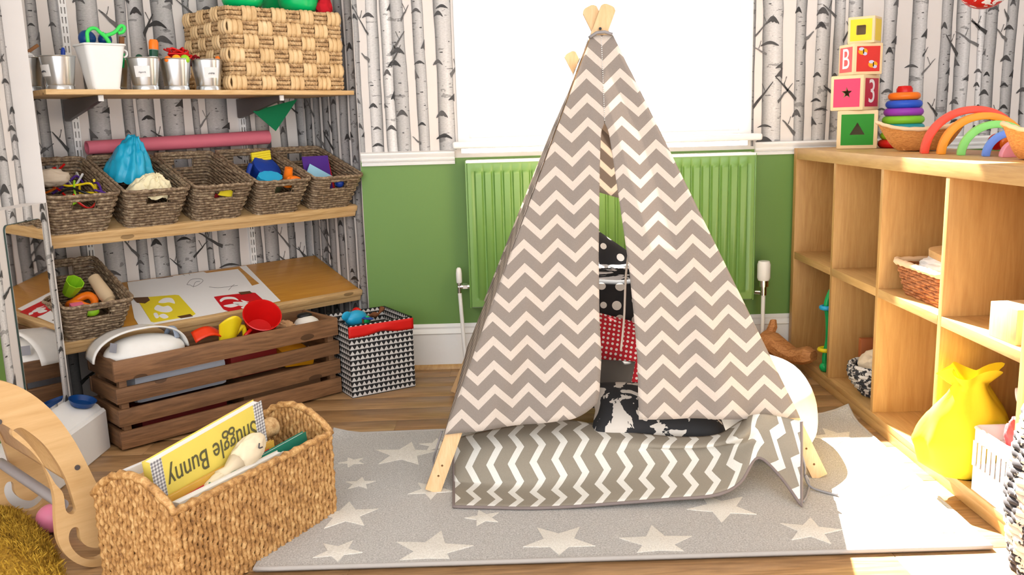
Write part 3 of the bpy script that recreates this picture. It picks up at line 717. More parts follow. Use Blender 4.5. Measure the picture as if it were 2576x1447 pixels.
# white tapered pot
pot = thing('plastic_pot', 'tall white tapered plastic pot on the flat shelf', 'pot', A(-.942, .075, ZT), (0, 0, AROT))
mb = MB()
for inn in (0, 1):
    prof = [(.042-.003*inn, .0+.004*inn), (.066-.003*inn, .142)]
    mb.sheet(48, 6, lambda a, b, inn=inn: ((lambda p: (p[0][0], p[0][1], lerp(.004*inn, .142, b)))(rrect(lerp(.084, .128, b)-.006*inn, lerp(.076, .116, b)-.006*inn, .016, 48)[int(a*48) % 48])), closeu=True)
mb.box(-.04, .04, -.036, .036, 0, .004); ob('pot_body', mb, M_plas, pot, sharp=50)
ob('rim', MB().tube([(p[0], p[1], .142) for p, _ in rrect(.13, .118, .016, 48)], .0035, 7, closed=True), M_plas, pot, smooth=True)
ob('hanging_loop', MB().tube(catmull([(.066, -.02, .13), (.078, -.02, .125), (.078, -.02, .112), (.068, -.02, .105)], 5), .003, 7), M_plas, pot, smooth=True)
# things in pot and buckets
def SHp(x, y, w): q = PA(x, y, w); return A(q[0], w, q[1])
pts = [SHp(x+11, y-3, .05) for x, y in ((213, 126), (209, 97), (209, 84), (218, 75), (230, 75), (240, 84), (252, 92), (270, 88), (282, 80), (290, 70), (297, 68), (302, 74), (297, 84), (286, 86))]
base = pts[0].copy(); mb = MB().tube(catmull([p-base for p in pts], 5), [.006]*66, 8)
mb.tube(catmull([p-base for p in [SHp(x+11, y-3, .05) for x, y in ((245, 86), (255, 97), (264, 112), (268, 130))]], 5), .007, 8)
single('plastic_scissors', mb, C('bright_green_plastic', 64, 214, 92, .3), 'bright green looped plastic tool standing in the white pot', 'tool', base, smooth=True)
for x, y, r_, lb in ((212, 103, .027, 'dark blue ball in the white pot under the green looped tool'), (257, 106, .022, 'smaller dark blue ball in the white pot')):
    single('ball', MB().sphere((0, 0, 0), r_), C('navy_plastic', 12, 62, 124, .3), lb, 'ball', SHp(x+7, y-6, .094), smooth=True)
single('pen', MB().lathe([(0, 0), (.007, 0), (.007, .09), (.004, .1), (0, .1)], 10), P_blue, 'blue pen standing in the bucket next to the white pot', 'pen', A(-1.052, .112, ZT+.035), (0, .1, 0))
single('wooden_stick', MB().box(-.008, .008, -.006, .006, 0, .15), C('stick_wood', 138, 92, 52, .6), 'brown wooden stick rising from the bucket behind the row', 'stick', A(-.842, .185, ZT+.035), (.05, .1, AROT), bevel=.002)
single('green_clip', MB().box(-.012, .012, -.01, .01, 0, .05), P_grn, 'green clip hanging over the bucket behind the white pot', 'clip', A(-.858, .142, ZT+.078), (0, .15, AROT), bevel=.003)
single('blue_pen', MB().lathe([(0, 0), (.008, 0), (.008, .12), (.003, .13), (0, .13)], 10), C('navy_plastic', 12, 62, 124, .3), 'navy marker pen standing in the bucket behind the white pot', 'pen', A(-.878, .19, ZT+.02), (0, -.1, 0))
g_ = thing('glue_stick', 'white glue stick with orange cap in the tilted label bucket', 'glue stick', A(-.772, .07, ZT+.06), (0, .08, AROT))
ob('barrel', MB().lathe([(0, 0), (.014, 0), (.014, .075), (0, .075)], 16), M_plas, g_, sharp=40); ob('collar', MB().lathe([(.0143, .052), (.0146, .052), (.0146, .074), (.0143, .074)], 16), C('dark_green', 20, 70, 50), g_)
ob('cap', MB().lathe([(0, .076), (.0155, .076), (.0155, .10), (.012, .108), (0, .108)], 16), P_org, g_, sharp=40)
single('bead', MB().sphere((0, 0, 0), .012), C('dark_green', 20, 70, 50), 'dark green bead showing over the tilted label bucket', 'bead', A(-.822, .06, ZT+.106), smooth=True)
single('pompom', MB().sphere((0, 0, 0), .016), C('amber', 244, 166, 24), 'amber ball in the pompom bucket', 'ball', A(-.696, .055, ZT+.104), smooth=True)
single('pompom', MB().sphere((0, 0, 0), .016), P_lime, 'lime green ball in the pompom bucket', 'ball', A(-.668, .05, ZT+.104), smooth=True)
single('pompom', MB().sphere((0, 0, 0), .013), P_org, 'orange ball at the edge of the pompom bucket', 'ball', A(-.724, .06, ZT+.102), smooth=True)
rw = random.Random(12); wool = [(.045*cos(rw.uniform(0, 6.3))*rw.random(), .035*sin(rw.uniform(0, 6.3)), rw.uniform(0, .04)) for _ in range(34)]
single('wool_tangle', MB().tube(catmull(wool, 5), .0035, 6), P_red, 'tangle of red wool heaped over the pompom bucket', 'wool', A(-.672, .105, ZT+.105), smooth=True)
wool = [(.04*cos(rw.uniform(0, 6.3))*rw.random(), .03*sin(rw.uniform(0, 6.3)), rw.uniform(0, .035)) for _ in range(30)]
single('wool_tangle', MB().tube(catmull(wool, 5), .0035, 6), P_dred, 'tangle of dark red wool between the last two buckets', 'wool', A(-.61, .13, ZT+.09), smooth=True)
single('bead', MB().sphere((0, 0, 0), .009), P_org, 'small orange bead on the rim of the bucket beside the chunky basket', 'bead', A(-.538, .07, ZT+.112), smooth=True)
single('paper_scrap', crumple(.02, 5, 1.3, .8, .6), M_card, 'white paper scrap in the half hidden bucket', 'paper scrap', A(-1.143, .172, ZT+.108), sharp=30)
single('clothes_peg', MB().box(-.03, .03, -.005, .005, 0, .01), C('stick_wood', 138, 92, 52, .6), 'brown peg poking out of the half hidden bucket', 'peg', A(-1.118, .178, ZT+.125), (0, -.6, AROT), bevel=.001)

# ---- chunky woven basket
cb = thing('chunky_basket', 'large square basket of chunky checker woven hyacinth', 'basket', A(-.273, .205, ZT), (0, 0, AROT))
CW, CD, CH = .474, .34, .292
mbv = MB()
for k in (-1, 0, 1):
    mbv.tube([(k*.0185+.001*k, .004, -.0235), (k*.0185, -.003, -.012), (k*.0185, -.0055, 0), (k*.0185, -.003, .012), (k*.0185, .004, .0235)], .0105, 7, flat=.55)
me_v = mbv.mesh('band', smooth=True)
mbh = MB()
for k in (-1, 0, 1):
    z = k*.0155
    for s in (0, 1): mbh.tube([(-.030+.06*i/10, .002-.002*sin(i*1.7+s*pi), z+.004*cos(i*1.7+s*pi)) for i in range(11)], .0052, 5)
me_h = mbh.mesh('braid', smooth=True)
ncol = {0: 8, 1: 6, 2: 8, 3: 6}
for side in range(4):
    wdt = CW if side % 2 == 0 else CD; nc = ncol[side]
    for c in range(nc):
        for r_ in range(6):
            vert = (c+r_+side) % 2 == 0; x = -wdt/2+wdt*(c+.5)/nc; z = .003+CH*(r_+.5)/6
            loc = {0: (x, -CD/2, z), 1: (CW/2, x, z), 2: (-x, CD/2, z), 3: (-CW/2, -x, z)}[side]
            o = link('band' if vert else 'braid', me_v if vert else me_h, M_hya if vert else M_hyb, cb, loc, (0, 0, side*pi/2)); o.scale = (wdt/nc/.0585, 1, CH/6/.0475)
ln = MB().box(-CW/2+.006, CW/2-.006, -CD/2+.006, -CD/2+.010, .002, CH).box(-CW/2+.006, CW/2-.006, CD/2-.010, CD/2-.006, .002, CH).box(-CW/2+.006, -CW/2+.010, -CD/2+.006, CD/2-.006, .002, CH).box(CW/2-.010, CW/2-.006, -CD/2+.006, CD/2-.006, .002, CH).box(-CW/2+.006, CW/2-.006, -CD/2+.006, CD/2-.006, .001, .006)
ob('liner', ln, M_hyb, cb)
bowl = MB().lathe([(0, 0), (.05, 0), (.066, .010), (.074, .03), (.080, .07), (.082, .11), (.078, .11), (.062, .016), (0, .008)], 32).mesh('bowl'); auto(bowl, 40)
M_gb = C('emerald_plastic', 6, 190, 104, .28)
for x, y, lb in ((612, 26, 'emerald green plastic bowl beside the red cloth in the chunky basket'), (752, 28, 'emerald green plastic bowl in the middle of the chunky basket'), (806, 28, 'emerald green plastic bowl behind the white and red cloth')):
    pu, pz_ = PA(x, y, .13)
    o = link('bowl', bowl, M_gb, None, A(pu, .13, ZT+CH+.004) if x < 800 else A(-.135, .292, ZT+CH+.004)); tag(o, lb, 'bowl', 'emerald bowls in the chunky basket')
single('red_cloth', crumple(.034, 41, .9, 1, 1.3, .35), C('red_cloth', 190, 20, 36, .9), 'crumpled red cloth in the corner of the chunky basket', 'cloth', A(-.076, .085, ZT+CH+.02), smooth=True)
single('red_cloth', crumple(.10, 47, 1.75, 1.15, .5, .12), C('red_cloth', 190, 20, 36, .9), 'red cloth heaped under the bowls in the chunky basket', 'cloth', A(-.273, .205, ZT+CH-.046), smooth=True)
q = [(862, 28), (880, 50), (890, 90), (884, 130), (872, 120), (866, 90)]
mb = MB(); n_ = 9
def clf(a, b):
    x = lerp(859, lerp(880, 890, sin(b*2.2)), a); y = lerp(26, 182, b); w = .06+.10*a+.012*sin(b*9+a*3)+.02*N3(a*3, b*4); u_, z_ = PA(x, y, w)
    return A(-.019+.009*sin(b*7+a*5)+(-.012*(1-b*8) if b < .125 else 0), w, min(z_, ZT+CH+.004))
mb.sheet(8, 16, clf); single('checked_cloth', mb, patches('white_red_cloth', (.8, .76, .76), srgb(196, 40, 50), 9, .56, 1.0), 'white cloth with red edging hanging over the chunky basket side', 'cloth', smooth=True, solid=.003)
# ---- drawing paper and stencils on the low sloping board
pap = thing('drawing_sheet', 'large white sheet with pencil drawings taped to the amber board', 'paper', SL(SH3, 0, 0, 0), SROT)
qs = [(q_[0], min(q_[1], .358), 0) for q_ in (PS(SH3, *p, .002) for p in ((318, 708), (606, 657), (706, 757), (372, 822), (350, 820), (338, 800)))]
ob('sheet', MB().prism([(a, b) for a, b, _ in qs], .0008, .0020, lambda a, b, d: (a, b, d)), M_card, pap)
_PS = PS
def PS(sh, x, y, lift=0.0):                                           # keep paper work on the board, between lip and wall
    a, b, l = _PS(sh, x, y, lift); return a, max(.014, min(b, .355)), l
def pline(pxs, m=M_ink, r=.0006, z=.0026):
    return MB().tube(catmull([PS(SH3, x, y, z) for x, y in pxs], 4), r, 5)
for ln_ in ([(470, 716), (480, 704), (500, 701), (511, 706), (500, 716), (487, 721), (478, 717), (470, 716)], [(486, 723), (492, 710), (503, 708)], [(526, 722), (548, 724), (570, 722), (598, 718)], [(575, 730), (584, 720), (590, 716)], [(450, 682), (465, 693)], [(465, 680), (478, 692)]):
    ob('pencil_line', pline(ln_), M_ink, pap)
for tp in ([(382, 692), (426, 690), (436, 697), (410, 701)], [(536, 667), (560, 664), (572, 673), (545, 680)]):
    ob('tape', MB().prism([PS(SH3, x, y, 0)[:2] for x, y in tp], .0022, .0030, lambda a, b, d: (a, b, d)), P_tape, pap)
ob('board_patch', MB().prism([PS(SH3, x, y, 0)[:2] for x, y in ((510, 683), (592, 664), (605, 675), (640, 705), (652, 715), (634, 720), (615, 695), (598, 678), (520, 688))], .0021, .0027, lambda a, b, d: (a, b, d)), M_vboard, pap)  # board material laid on the sheet where the board shows through
def stencil(label, quad, mat_, holes, tapes, rim=None):
    t = thing('stencil_card', label, 'stencil', SL(SH3, 0, 0, .0025), SROT)
    ob('card', MB().prism([PS(SH3, x, y, 0)[:2] for x, y in quad], 0, .0012, lambda a, b, d: (a, b, d)), mat_, t)
    for h_ in holes:
        c = catmull([(*PS(SH3, x, y, 0)[:2], 0) for x, y in h_], 4, True); ob('cut_out', MB().prism([(p.x, p.y) for p in c], .0011, .0017, lambda a, b, d: (a, b, d)), M_card, t)
    for tp in tapes: ob('tape', MB().prism([PS(SH3, x, y, 0)[:2] for x, y in tp], .0012, .0024, lambda a, b, d: (a, b, d)), P_tape, t)
stencil('yellow stencil card with a white cut-out duck shape', [(343, 752), (440, 744), (450, 745), (492, 792), (484, 796), (388, 813), (380, 811)], P_ycard,
        [[(398, 763), (412, 753), (432, 753), (440, 766), (425, 763), (410, 765)], [(388, 780), (396, 770), (410, 774), (424, 772), (434, 782), (424, 788), (404, 787)], [(386, 792), (394, 790), (400, 800), (392, 803)], [(400, 797), (412, 792), (424, 800), (412, 804)]],
        [[(333, 752), (372, 750), (377, 758), (365, 766), (345, 764)], [(446, 799), (478, 793), (485, 798), (455, 803)]])
stencil('red stencil card with a white cut-out lobster shape', [(538, 749), (556, 746), (632, 738), (642, 739), (692, 783), (580, 789), (562, 780)], P_rcard,
        [[(553, 757), (565, 750), (588, 750), (600, 758), (585, 755), (566, 756), (556, 762)], [(562, 772), (578, 768), (598, 766), (600, 771), (580, 776)], [(586, 763), (606, 762), (624, 765), (618, 773), (596, 770)], [(606, 757), (618, 760), (626, 762), (614, 763)], [(606, 776), (620, 772), (626, 774), (614, 779)]],
        [[(600, 738), (628, 735), (634, 740), (606, 744)]])

# ---- slatted crate
cr = thing('slatted_crate', 'long brown stained slatted wooden crate full of toys', 'crate', A(-.691, -.0735, 0), (0, 0, AROT))
cl_, cd_ = .413, .118
SZ = [(.008, .066), (.083, .138), (.158, .209), (.231, .298)]
for z0, z1 in SZ:
    h = z1-z0
    for s in (-1, 1):
        ob('slat', MB().box(-cl_, cl_, -.006, .006, 0, h), M_crate, cr, bevel=.0015, loc=(0, s*(cd_-.006), z0))
        ob('end_slat', MB().box(-cd_+.013, cd_-.013, -.007, .007, 0, h), M_crate, cr, bevel=.0015, loc=(s*(cl_-.008), 0, z0), rot=(0, 0, pi/2))
for sx in (-1, 1):
    for sy in (-1, 1):
        ob('corner_post', MB().box(-.012, .012, -.012, .012, .004, .285), M_crate, cr, loc=(sx*(cl_-.028), sy*(cd_-.0245), 0), bevel=.001)
for k in range(3): ob('base_board', MB().box(-cl_+.014, cl_-.014, -.03, .03, 0, .010), M_crate, cr, loc=(0, -.066+.066*k, .012))
for sx in (-1, 1): ob('foot', MB().box(-.02, .02, -.08, .08, 0, .012), M_crate, cr, loc=(sx*(cl_-.06), 0, 0))
def CP(x, y, w): q = PA(x, y, w); return A(q[0], w, q[1])
# white helmet-like toy
hp = CP(352, 880, -.10); ht = thing('toy_helmet', 'glossy white plastic toy helmet with a curved brim in the crate', 'toy helmet', hp, (0, 0, AROT))
mb = MB()
def hs(a, b):
    th = 2*pi*a; ph = pi*.62*b; r = .118*(1+.12*cos(th)); return (r*1.12*sin(ph)*cos(th), .082*sin(ph)*sin(th), .062*cos(ph)-.012)
mb.sheet(40, 16, hs, closeu=True); ob('shell', mb, P_wht, ht, smooth=True)
mb = MB()
def brim(a, b):
    t = -1+2*a; x = .155*t; z = .052*(1-t*t*.9)+(.02*t*t if t > 0 else -.035*t*t)-.004*b+.006; yv = lerp(-.09, .02, b)+.02*t*t
    return (x, yv-.0, z+.012*b*(1-t*t))
def brim(a, b):
    th = lerp(pi*.03, pi*.97, a); R_ = lerp(1.10, 1.0, b); x = -.142*cos(th)*R_; z = -.03+.100*max(0, sin(th))**.8*R_ if 0 < th < pi else -.03; yv = lerp(-.052, .06, b)+.03*abs(cos(th))
    return (x, yv, z)
mb.sheet(30, 6, brim); ob('brim', mb, P_wht, ht, smooth=True, solid=.005)
mb = MB().tube(catmull([(.105, .03, .03), (.11, .01, .055), (.118, -.01, .05), (.12, -.02, .02)], 5), .012, 8, flat=.35); ob('strap', mb, C('grey_strap', 150, 160, 176, .6), ht, smooth=True)
ob('sticker', MB().box(-.115, -.112, -.03, .0, -.01, .02), C('silver_sticker', 150, 150, 158, .3), ht, rot=(0, .25, .3))
single('toy_casing', MB().box(-.16, .16, -.07, .07, 0, .10), C('grey_white_plastic', 186, 190, 200, .4), 'grey white plastic toy body seen through the crate slats', 'toy', A(-.87, -.08, .13), (0, 0, AROT), bevel=.02)
single('toy_box', MB().box(-.09, .09, -.06, .06, 0, .10), C('dull_red', 132, 30, 26, .5), 'dull red toy box seen between the crate slats', 'toy', A(-.60, -.08, .14), (0, 0, AROT), bevel=.004)
single('crate_filling', MB().box(-.15, .15, -.07, .07, 0, .08), C('maroon', 110, 24, 22, .5), 'maroon toy lying at the bottom of the crate', 'toy', A(-.87, -.08, .026), (0, 0, AROT), bevel=.01)
single('crate_filling', MB().box(-.16, .16, -.07, .07, 0, .10), C('tan_filler', 128, 92, 62, .6), 'added brown filler block standing in for shade at the bottom of the crate', 'toy', A(-.5, -.08, .026), (0, 0, AROT), bevel=.01)  # filler added where only shade shows between the slats
single('toy_track', MB().box(-.06, .06, -.05, .05, 0, .05), C('amber', 244, 166, 24), 'amber toy piece showing between the crate slats', 'toy', A(-.42, -.09, .14), (.2, .1, AROT), bevel=.006)
mb = MB().sheet(12, 4, lambda a, b: (lerp(-.05, .05, a), lerp(-.022, .022, b), .03*sin(pi*a*.8+.3)+.012*b*(1-a)))
single('toy_tail', mb, C('red_orange', 226, 58, 20, .3), 'red orange curved plastic flap sticking out of the crate', 'toy', CP(520, 852, -.09), (.5, 0, AROT), smooth=True, solid=.005)
# yellow scoop and red mug
ys = thing('toy_scoop', 'yellow plastic scoop standing upright in the crate', 'toy scoop', CP(574, 850, -.10), (0, 0, AROT))
mb = MB().sheet(14, 10, lambda a, b: (lerp(-.045, .04, a)*(1-.35*(1-b))+.012*(b-.5), -.02+.03*sin(pi*a)*-1+.02*(1-b), lerp(-.02, .085, b)-.014*(2*a-1)**2*b*2))
ob('blade', mb, P_yel, ys, smooth=True, solid=.005); ob('grip', MB().tube(catmull([(.03, .0, .01), (.06, .0, .03), (.06, .0, -.02), (.03, 0, -.035)], 5), .009, 8), P_yel, ys, smooth=True)
rm = CP(655, 815, -.09)
mg = thing('toy_mug', 'shiny red plastic mug tipped open towards the room', 'toy mug', rm, (.75, -.25, AROT))
ob('mug_body', MB().lathe([(0, -.05), (.040, -.05), (.048, -.04), (.066, .055), (.069, .058), (.066, .060), (.062, .055), (.045, -.035), (0, -.042)], 36), P_red, mg, sharp=40)
ob('handle', MB().tube(catmull([(-.055, -.02, .03), (-.085, -.03, .025), (-.085, -.03, -.02), (-.05, -.02, -.03)], 5), .007, 8), P_red, mg, smooth=True)
pd = thing('toy_panda', 'white and black round plush toy peeping over the crate edge', 'plush toy', CP(772, 818, -.10), (0, 0, AROT))
ob('head', MB().sphere((0, 0, 0), .048, sz=.75, sx=1.05), C('white_plush', 226, 220, 210, .9), pd, smooth=True)
for s in (-1, 1): ob('eye_patch', MB().sphere((s*.020-.004, -.040, .004), .010, sz=1.2), P_black, pd, smooth=True)
ob('ear', MB().sphere((.0, .012, .036), .022, sx=1.4, sz=.5), P_black, pd, smooth=True)
single('paper_bag', crumple(.03, 61, 1.2, .8, .8, .4), C('brown_paper', 178, 138, 98, .8), 'crumpled brown paper beside the red mug in the crate', 'paper', CP(715, 826, -.11), sharp=30)
single('blue_tray', MB().lathe([(0, 0), (.032, 0), (.042, .018), (.039, .018), (.029, .004), (0, .004)], 24), C('navy_plastic', 12, 62, 124, .3), 'navy blue dish lying on the end of the boxed skirting', 'dish', (-1.352, 2.702, .163), (0, .28, 0), sharp=40)

# ---- fabric storage box with triangles
bx0, bx1 = Vector((-.589, 3.202, 0)), Vector((-.367, 3.337, 0)); brot = atan2(bx1.y-bx0.y, bx1.x-bx0.x); BWD = (bx1-bx0).length
m, nt, b = newmat('triangle_print'); g = NG(nt); uv = g.n('ShaderNodeUVMap'); uv.uv_map = 'UVMap'; sp_ = g.n('ShaderNodeSeparateXYZ'); g.l(uv.outputs[0], sp_.inputs[0])
fu = g.math('FRACT', g.math('DIVIDE', sp_.outputs[0], .0196)); fv = g.math('FRACT', g.math('DIVIDE', sp_.outputs[1], .0202))
tri = g.math('MULTIPLY', g.math('SUBTRACT', 1.0, g.math('ABSOLUTE', g.math('SUBTRACT', g.math('MULTIPLY', fu, 2.0), 1.0))), .72)
f_ = g.math('MULTIPLY', g.math('LESS_THAN', fv, g.math('ADD', tri, .22)), g.math('GREATER_THAN', fv, .14)); g.l(g.mix(f_, (.012, .012, .013), (.66, .64, .62)), b.inputs['Base Color']); b.inputs['Roughness'].default_value = .85; M_tri = m
fbx = thing('fabric_box', 'black and white triangle print fabric storage box with red handle band', 'storage box', bx0, (0, 0, brot))
BH = .278
def wall4(mb, ins, z0, z1):
    w, d = BWD, BWD
    for a0, a1 in (((ins, ins), (w-ins, ins)), ((w-ins, ins), (w-ins, d-ins)), ((w-ins, d-ins), (ins, d-ins)), ((ins, d-ins), (ins, ins))):
        L = sqrt((a1[0]-a0[0])**2+(a1[1]-a0[1])**2)
        mb.sheet(6, 6, lambda a, b, a0=a0, a1=a1: (lerp(a0[0], a1[0], a), lerp(a0[1], a1[1], a), lerp(z0, z1, b)), lambda a, b, L=L: (a*L, lerp(z0, z1, b)))
    return mb
mb = wall4(MB(), 0, 0, BH); wall4(mb, .006, .01, BH); ob('box_wall', mb, M_tri, fbx)
rm_ = MB(); rm_.box(0, BWD, 0, .006, BH-.001, BH+.001).box(0, BWD, BWD-.006, BWD, BH-.001, BH+.001).box(0, .006, 0, BWD, BH-.001, BH+.001).box(BWD-.006, BWD, 0, BWD, BH-.001, BH+.001); ob('rim_binding', rm_, P_black, fbx)
ob('box_floor', MB().box(.003, BWD-.003, .003, BWD-.003, .004, .012), P_black, fbx)
mb = MB().sheet(24, 4, lambda a, b: (lerp(-.002, BWD+.002, a), -.003-.010*math.exp(-((a-.5)/.18)**2)*sin(pi*min(1, b*1.3)), lerp(.232+.010*math.exp(-((a-.5)/.16)**2), .274, b)))
ob('handle_band', mb, C('red_webbing', 214, 26, 20, .55), fbx, smooth=True, solid=.003)
BX = lambda x, y, z: bx0+Vector((x*cos(brot)-y*sin(brot), x*sin(brot)+y*cos(brot), z))
pln = thing('toy_plane', 'blue plastic toy aeroplane lying in the triangle print box', 'toy plane', BX(.082, .125, .275), (.1, .1, brot+.5))
ob('fuselage', MB().sphere((0, 0, 0), .032, sx=1.8), P_cyan, pln, smooth=True); ob('tail', MB().sphere((-.06, 0, .015), .018, sx=1.5, sy=.4), P_cyan, pln, smooth=True)
ob('wing', MB().sphere((.02, 0, .006), .03, sy=2.2, sz=.2), P_blue, pln, smooth=True); ob('wheel', MB().sphere((.02, -.038, -.002), .017, sy=.6), P_grn, pln, smooth=True)
single('ball', MB().sphere((0, 0, 0), .02), P_red, 'small red ball beside the blue toy aeroplane', 'ball', BX(.115, .20, .282), smooth=True)
ft = MB().tube(catmull([(-.04, 0, 0), (-.01, .01, .01), (.02, 0, .004), (.05, .01, .016)], 5), [.008+.004*sin(i) for i in range(16)], 7); single('toy_animal', ft, C('brown_fur', 116, 70, 40, .8), 'brown twisted toy lying in the triangle print box', 'toy', BX(.17, .16, .262), (0, -.3, brot), smooth=True)
single('wooden_peg', MB().cyl((0, 0, 0), (.0, .0, .07), .006), C('stick_wood', 138, 92, 52, .6), 'wooden peg leaning in the triangle print box', 'peg', BX(.12, .12, .215), (.3, -.4, brot), sharp=40)
single('box_filler', crumple(.085, 66, 1.1, 1.0, 1.1, .2), C('brown_filler', 112, 88, 74, .9), 'added brown filler standing in for shade inside the triangle print box', 'filler', BX(.13, .13, .13), smooth=True)  # filler added in place of the box's inner shade, carries the aeroplane
# ================================================================== play tent and its contents
M_chev = chevron('taupe_chevron_canvas', srgb(160, 149, 140), srgb(226, 214, 202), .0925, .0655, .044, .39, transl=.28)
M_chevm = chevron('grey_chevron_mat', srgb(146, 138, 124), srgb(222, 220, 212), .098, .0605, .026, .34, swap=True)
FLb, FRb = PZ(1088, 1238, .0112), PZ(2064, 1202, .0112)
YF, YK = 2.52, 2.95
AF = PY(1508, 80, YF); BK = Vector((AF.x+.02, YK, AF.z-.02)); BLb, BRb = Vector((-.205, 3.24, 0)), Vector((.86, 3.24, 0))
tent = thing('play_tent', 'taupe and white chevron canvas play tent on crossed pine poles', 'play tent', ((FLb.x+FRb.x)/2, (FLb.y+BLb.y)/2, 0))
T0 = Vector(tent.location)
def bar(p0, p1, w, t, face, rnd=True):                                # flat slat from p0 to p1, wide side turned to "face"
    d = (p1-p0).normalized(); a = d.cross(face).normalized(); n_ = a.cross(d); L = (p1-p0).length
    prof = [(-w/2, 0), (w/2, 0), (w/2, L-w*.22), (w*.36, L-w*.06), (w*.2, L), (-w*.2, L), (-w*.36, L-w*.06), (-w/2, L-w*.22)]
    mb = MB(); m_ = len(prof)
    mb.prism(prof, -t/2, t/2, lambda q, s, e_: p0-T0+a*q+d*s+n_*e_); return mb
CF = Vector((0, -1, 0))
tipR, tipL = PY(1536, 10, YF), PY(1484, 12, YF)
def ext(p, a, k): return p+(a-p).normalized()*((a-p).length+k)
def holed(base, tip, off, holes):
    me = bar(base, tip, .043, .017, CF).mesh('pole', .002); d = (tip-base).normalized()
    cs = []
    for h in holes:
        q = base+d*h; cs.append(MB().tube([q-T0+Vector((0, -.03, 0)), q-T0+Vector((0, .03, 0))], .0032, 12))
    link('pole', cut(me, cs), M_pole, tent)
holed(FLb+Vector((0, .004, 0)), tipR+Vector((0, .034, 0)), 0, (.048, .078))
holed(FRb+Vector((0, .006, 0)), tipL+Vector((0, .052, 0)), 0, (.042, .090))
tb = PY(1434, 138, YK+.03)
ob('pole', bar(BRb, ext(BRb, tb, .01), .040, .017, CF), M_pole, tent, bevel=.002)
ob('pole', bar(BLb, ext(BLb, Vector((2*AF.x-tb.x, YK+.05, tb.z)), .01), .040, .017, CF), M_pole, tent, bevel=.002)
ob('bolt', MB().cyl(PY(1510, 72, YF+.002)-T0, PY(1510, 72, YF+.05)-T0, .004, n=10), P_black, tent)
NRM = (FRb-FLb).cross(AF-FLb).normalized()
if NRM.y > 0: NRM = -NRM
UX = (FRb-FLb).normalized(); VY = NRM.cross(UX).normalized()
if VY.z < 0: VY = -VY
F0 = FLb+NRM*.012
SEAM = PP(1521, 300, F0, NRM)
def fpt(x, y, bulge=0): return PP(x, y, F0, NRM)+NRM*bulge
def uvp(p): return ((p-SEAM).dot(UX), (p-SEAM).dot(VY)+.018)
def flap(xl, xr, yt, ybl, ybr, nu, nv, phase, corner=None):
    mb = MB(); cache = {}
    def P_(a, b):
        k = (round(a, 5), round(b, 5))
        if k in cache: return cache[k]
        yb = lerp(ybl, ybr, a); y = lerp(yt, yb, b)
        if corner: yb2 = yb-corner*max(0, (a-.82)/.18)**2; y = lerp(yt, yb2, b)
        x = lerp(pl(xl, y), pl(xr, y), a)
        fold = (.010*sin(a*9+phase)*b+.006*sin(a*17+b*3+phase))*min(1, 3*min(a+.05, 1.05-a))*b
        if y < 260: fold += .0022*sin(y*.55)*(1-abs(y-170)/120 if abs(y-170) < 120 else 0)
        p = fpt(x, y, fold); cache[k] = (p, uvp(fpt(x, y))); return cache[k]
    mb.sheet(nu, nv, lambda a, b: P_(a, b)[0]-T0, lambda a, b: P_(a, b)[1]); return mb
LE = [(86, 1489), (1090, 1118)]; SL_ = [(86, 1512), (310, 1521), (330, 1512), (420, 1509), (640, 1506), (800, 1508), (900, 1513), (985, 1508), (1050, 1496)]
SR_ = [(86, 1512), (310, 1521), (330, 1531), (420, 1545), (520, 1560), (680, 1583), (800, 1595), (900, 1603), (1056, 1607)]; RE = [(86, 1541), (1050, 2013)]
ob('front_flap', flap(LE, SL_, 88, 1094, 1048, 30, 70, .4, 34), M_chev, tent, smooth=True, solid=.0015)
ob('front_flap', flap(SR_, RE, 88, 1056, 1052, 34, 70, 2.1), M_chev, tent, smooth=True, solid=.0015)
hem = C('hem_tape', 196, 180, 164, .9)
zt = .9
ob('neck_band', MB().tube([PP(x, y, F0, NRM)+NRM*.006-T0 for x, y in ((1482, 96), (1500, 84), (1520, 82), (1540, 88))], .011, 8, flat=.4), C('grey_binding', 150, 146, 146, .8), tent, smooth=True)
st = MB()
for k in range(40):
    y = 96+k*5.3; q = fpt(pl(SL_, y), y, .003)-T0; st.sphere(q, .0016, 6, 4)
so = ob('seam_stitching', st, M_card, tent); so['kind'] = 'stuff'
# side and back panels
def side(f0, f1, b0, b1, sgn):
    mb = MB(); fo = Vector((sgn*.024, 0, 0)); Lh = (f1-f0).length
    def P_(a, b):
        z = lerp(.985, .11+.04*a if sgn < 0 else .235, b); p = lerp(f0.lerp(f1, z), b0.lerp(b1, z), a)+fo; return p+fo*(.35*sin(pi*a)*sin(b*6)), (a*(b0-f0).length*lerp(.5, 1, b), z*Lh)
    return mb.sheet(16, 30, lambda a, b: P_(a, b)[0]-T0, lambda a, b: P_(a, b)[1])
ob('side_panel', side(FLb, AF, BLb, BK, -1), M_chev, tent, smooth=True, solid=.0015)
ob('side_panel', side(FRb, AF, BRb, BK, 1), M_chev, tent, smooth=True, solid=.0015)
mb = MB()
def bp_(a, b):
    z = lerp(.985, pl([(.40, .30), (.47, .63), (1, .56)], a), b); le, re_ = BLb.lerp(BK, z)+Vector((-.03, 0, 0)), BRb.lerp(BK, z)+Vector((.03, 0, 0)); p = le.lerp(re_, a)+Vector((0, .006, 0)); return p  # left half hangs low and edges widen, shaped to block stray sun
mb.sheet(44, 24, lambda a, b: bp_(a, b)-T0, lambda a, b: (bp_(a, b).x, bp_(a, b).z)); ob('back_panel', mb, M_chev, tent, smooth=True, solid=.0015)
